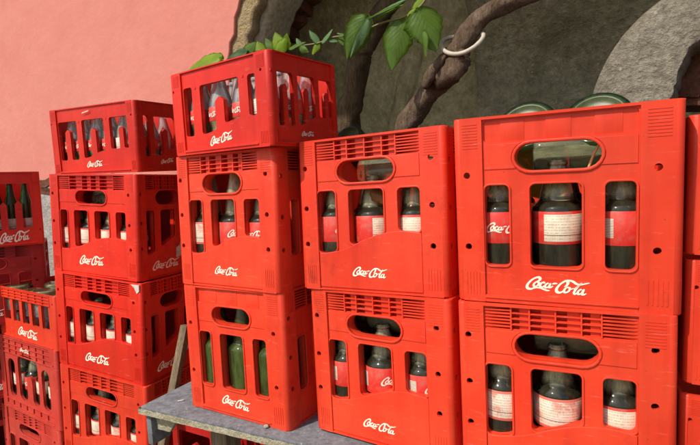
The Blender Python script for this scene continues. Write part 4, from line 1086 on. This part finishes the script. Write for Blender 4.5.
lf(spray, (378, 18), (404, 4), 9, 1.35, 'leaf', .3, .06, Vector((-.2, -.6, .8)), 33)
lf(spray, (402, 22), (391, 71), 27, 1.35, 'leaf', .25, .10, TOC, 4)
lf(spray, (421, 10), (436, 52), 33, 1.35, 'leaf', .25, .12, TOC + T_ * .2, 5)
lf(spray, (423, 32), (426, 58), 9, 1.33, 'leaf', .5, .05, TOC - T_ * .8, 6)
lf(spray, (352, 38), (337, 33), 8, 1.36, 'leaf_blue', .2, .1, Vector((0, -.5, 1)), 7)
lf(spray, (414, 11), (425, -6), 10, 1.36, 'leaf_yellow', .3, .1, TOC, 8)
lf(spray, (408, 16), (416, 8), 5, 1.34, 'leaf_yellow', .3, .1, TOC, 81)
s2 = empty('trailing_vine_shoot', Matrix.Translation(at(300, 46, 1.4))); tag(s2, 'thin vine shoot with small leaves trailing behind the leafy low crate', 'plant')
st2 = catmull([at(258, 52, 1.46), at(280, 50, 1.44), at(300, 46, 1.42), at(318, 43, 1.42), at(334, 37, 1.40), at(352, 36, 1.38)], 6); vpart(s2, 'stem', tube(st2, .0026, 7), MAT['stem'])
lf(s2, (281, 50), (275, 32), 14, 1.42, 'leaf_yellow', .2, .1, TOC, 11)
lf(s2, (284, 49), (287, 33), 9, 1.42, 'leaf_yellow', .3, .1, TOC + T_ * .5, 12)
for i, (b, t, wd, mt) in enumerate([((263, 53), (257, 41), 11, 'leaf_yellow'), ((277, 51), (287, 38), 12, 'leaf_yellow'), ((300, 47), (309, 52), 7, 'leaf'), ((340, 37), (346, 47), 8, 'leaf')]):
    lf(s2, b, t, wd, 1.42 - .005 * i, mt, .3, .12, TOC + Vector((.25 * math.sin(i * 2.3), 0, .3 * math.cos(i * 1.7))), 40 + i)
lf(s2, (272, 50), (265, 38), 9, 1.43, 'leaf', .2, .1, TOC, 13)
lf(s2, (290, 48), (306, 42), 9, 1.42, 'leaf', .3, .1, TOC + Vector((0, 0, .7)), 14)
lf(s2, (318, 43), (309, 30), 7, 1.42, 'leaf_blue', .2, .1, TOC + Vector((0, 0, .7)), 15)
lf(s2, (322, 42), (333, 29), 11, 1.40, 'leaf_blue', .2, .1, TOC + Vector((0, 0, .9)), 16)
lf(s2, (330, 39), (338, 42), 8, 1.40, 'leaf_blue', .2, .1, TOC + Vector((0, 0, .9)), 17)
lf(s2, (318, 43), (312, 55), 7, 1.42, 'leaf_yellow', .3, .1, TOC, 18)
lf(s2, (300, 46), (296, 38), 5, 1.42, 'leaf_blue', .3, .1, TOC, 19)
s3 = empty('rim_vine_shoot', Matrix.Translation(at(222, 66, 1.3))); tag(s3, 'yellow green vine leaves lying along the rim of the leafy low crate', 'plant')
st3 = catmull([at(187, 75, 1.24), at(205, 70, 1.25), at(224, 63, 1.26), at(244, 56, 1.28), at(262, 50, 1.34)], 6); vpart(s3, 'stem', tube(st3, .0026, 7), MAT['stem'])
lf(s3, (219, 58), (186, 73), 24, 1.25, 'leaf_yellow', .25, .2, TOC + Vector((0, 0, .35)), 21)
lf(s3, (222, 60), (205, 66), 16, 1.27, 'leaf_yellow', .25, .3, TOC + Vector((0, 0, .3)), 26)
lf(s3, (246, 52), (224, 62), 15, 1.29, 'leaf_dark', .3, .25, TOC + Vector((0, 0, .4)), 22)
lf(s3, (242, 56), (257, 42), 15, 1.30, 'leaf', .25, .15, TOC, 23)
lf(s3, (248, 55), (252, 46), 9, 1.30, 'leaf_yellow', .3, .1, TOC, 24)
# a dry leaf caught between the bottles and a straw in a grip hole
M, (w, d, h) = CR['C1']
MAT['dry'] = leaf_mat('dry_brown_leaf', (.30, .13, .03), (.46, .24, .07), .25)
pa, pb = M @ Vector(((.50 - .5) * w, .030, .655 * h)), M @ Vector(((.605 - .5) * w, .034, .555 * h))
o = link('dry_leaf', leaf_mesh(pa - M @ Vector((.55 * w - .5 * w, .03, .6 * h)), pb - M @ Vector((.55 * w - .5 * w, .03, .6 * h)), .030, TOC, .5, .15, 5), MAT['dry']); o.location = M @ Vector((.55 * w - .5 * w, .03, .6 * h))
tag(o, 'curled dry brown leaf caught in the middle window of a grilled crate', 'leaf')
M, (w, d, h) = CR['E1']
pts = [M @ Vector(((.625 - .5) * w, .035, .70 * h)), M @ Vector(((.65 - .5) * w, .034, .775 * h)), M @ Vector(((.685 - .5) * w, .033, .845 * h))]
o = link('dry_straw', tube([p - pts[0] for p in catmull(pts, 5)], .0022, 7), MAT['stem_dry']); o.location = pts[0]
tag(o, 'dry yellow straw slanting across the grip hole of the smooth-banded crate', 'straw')
bpy.data.collections.remove(TMP)
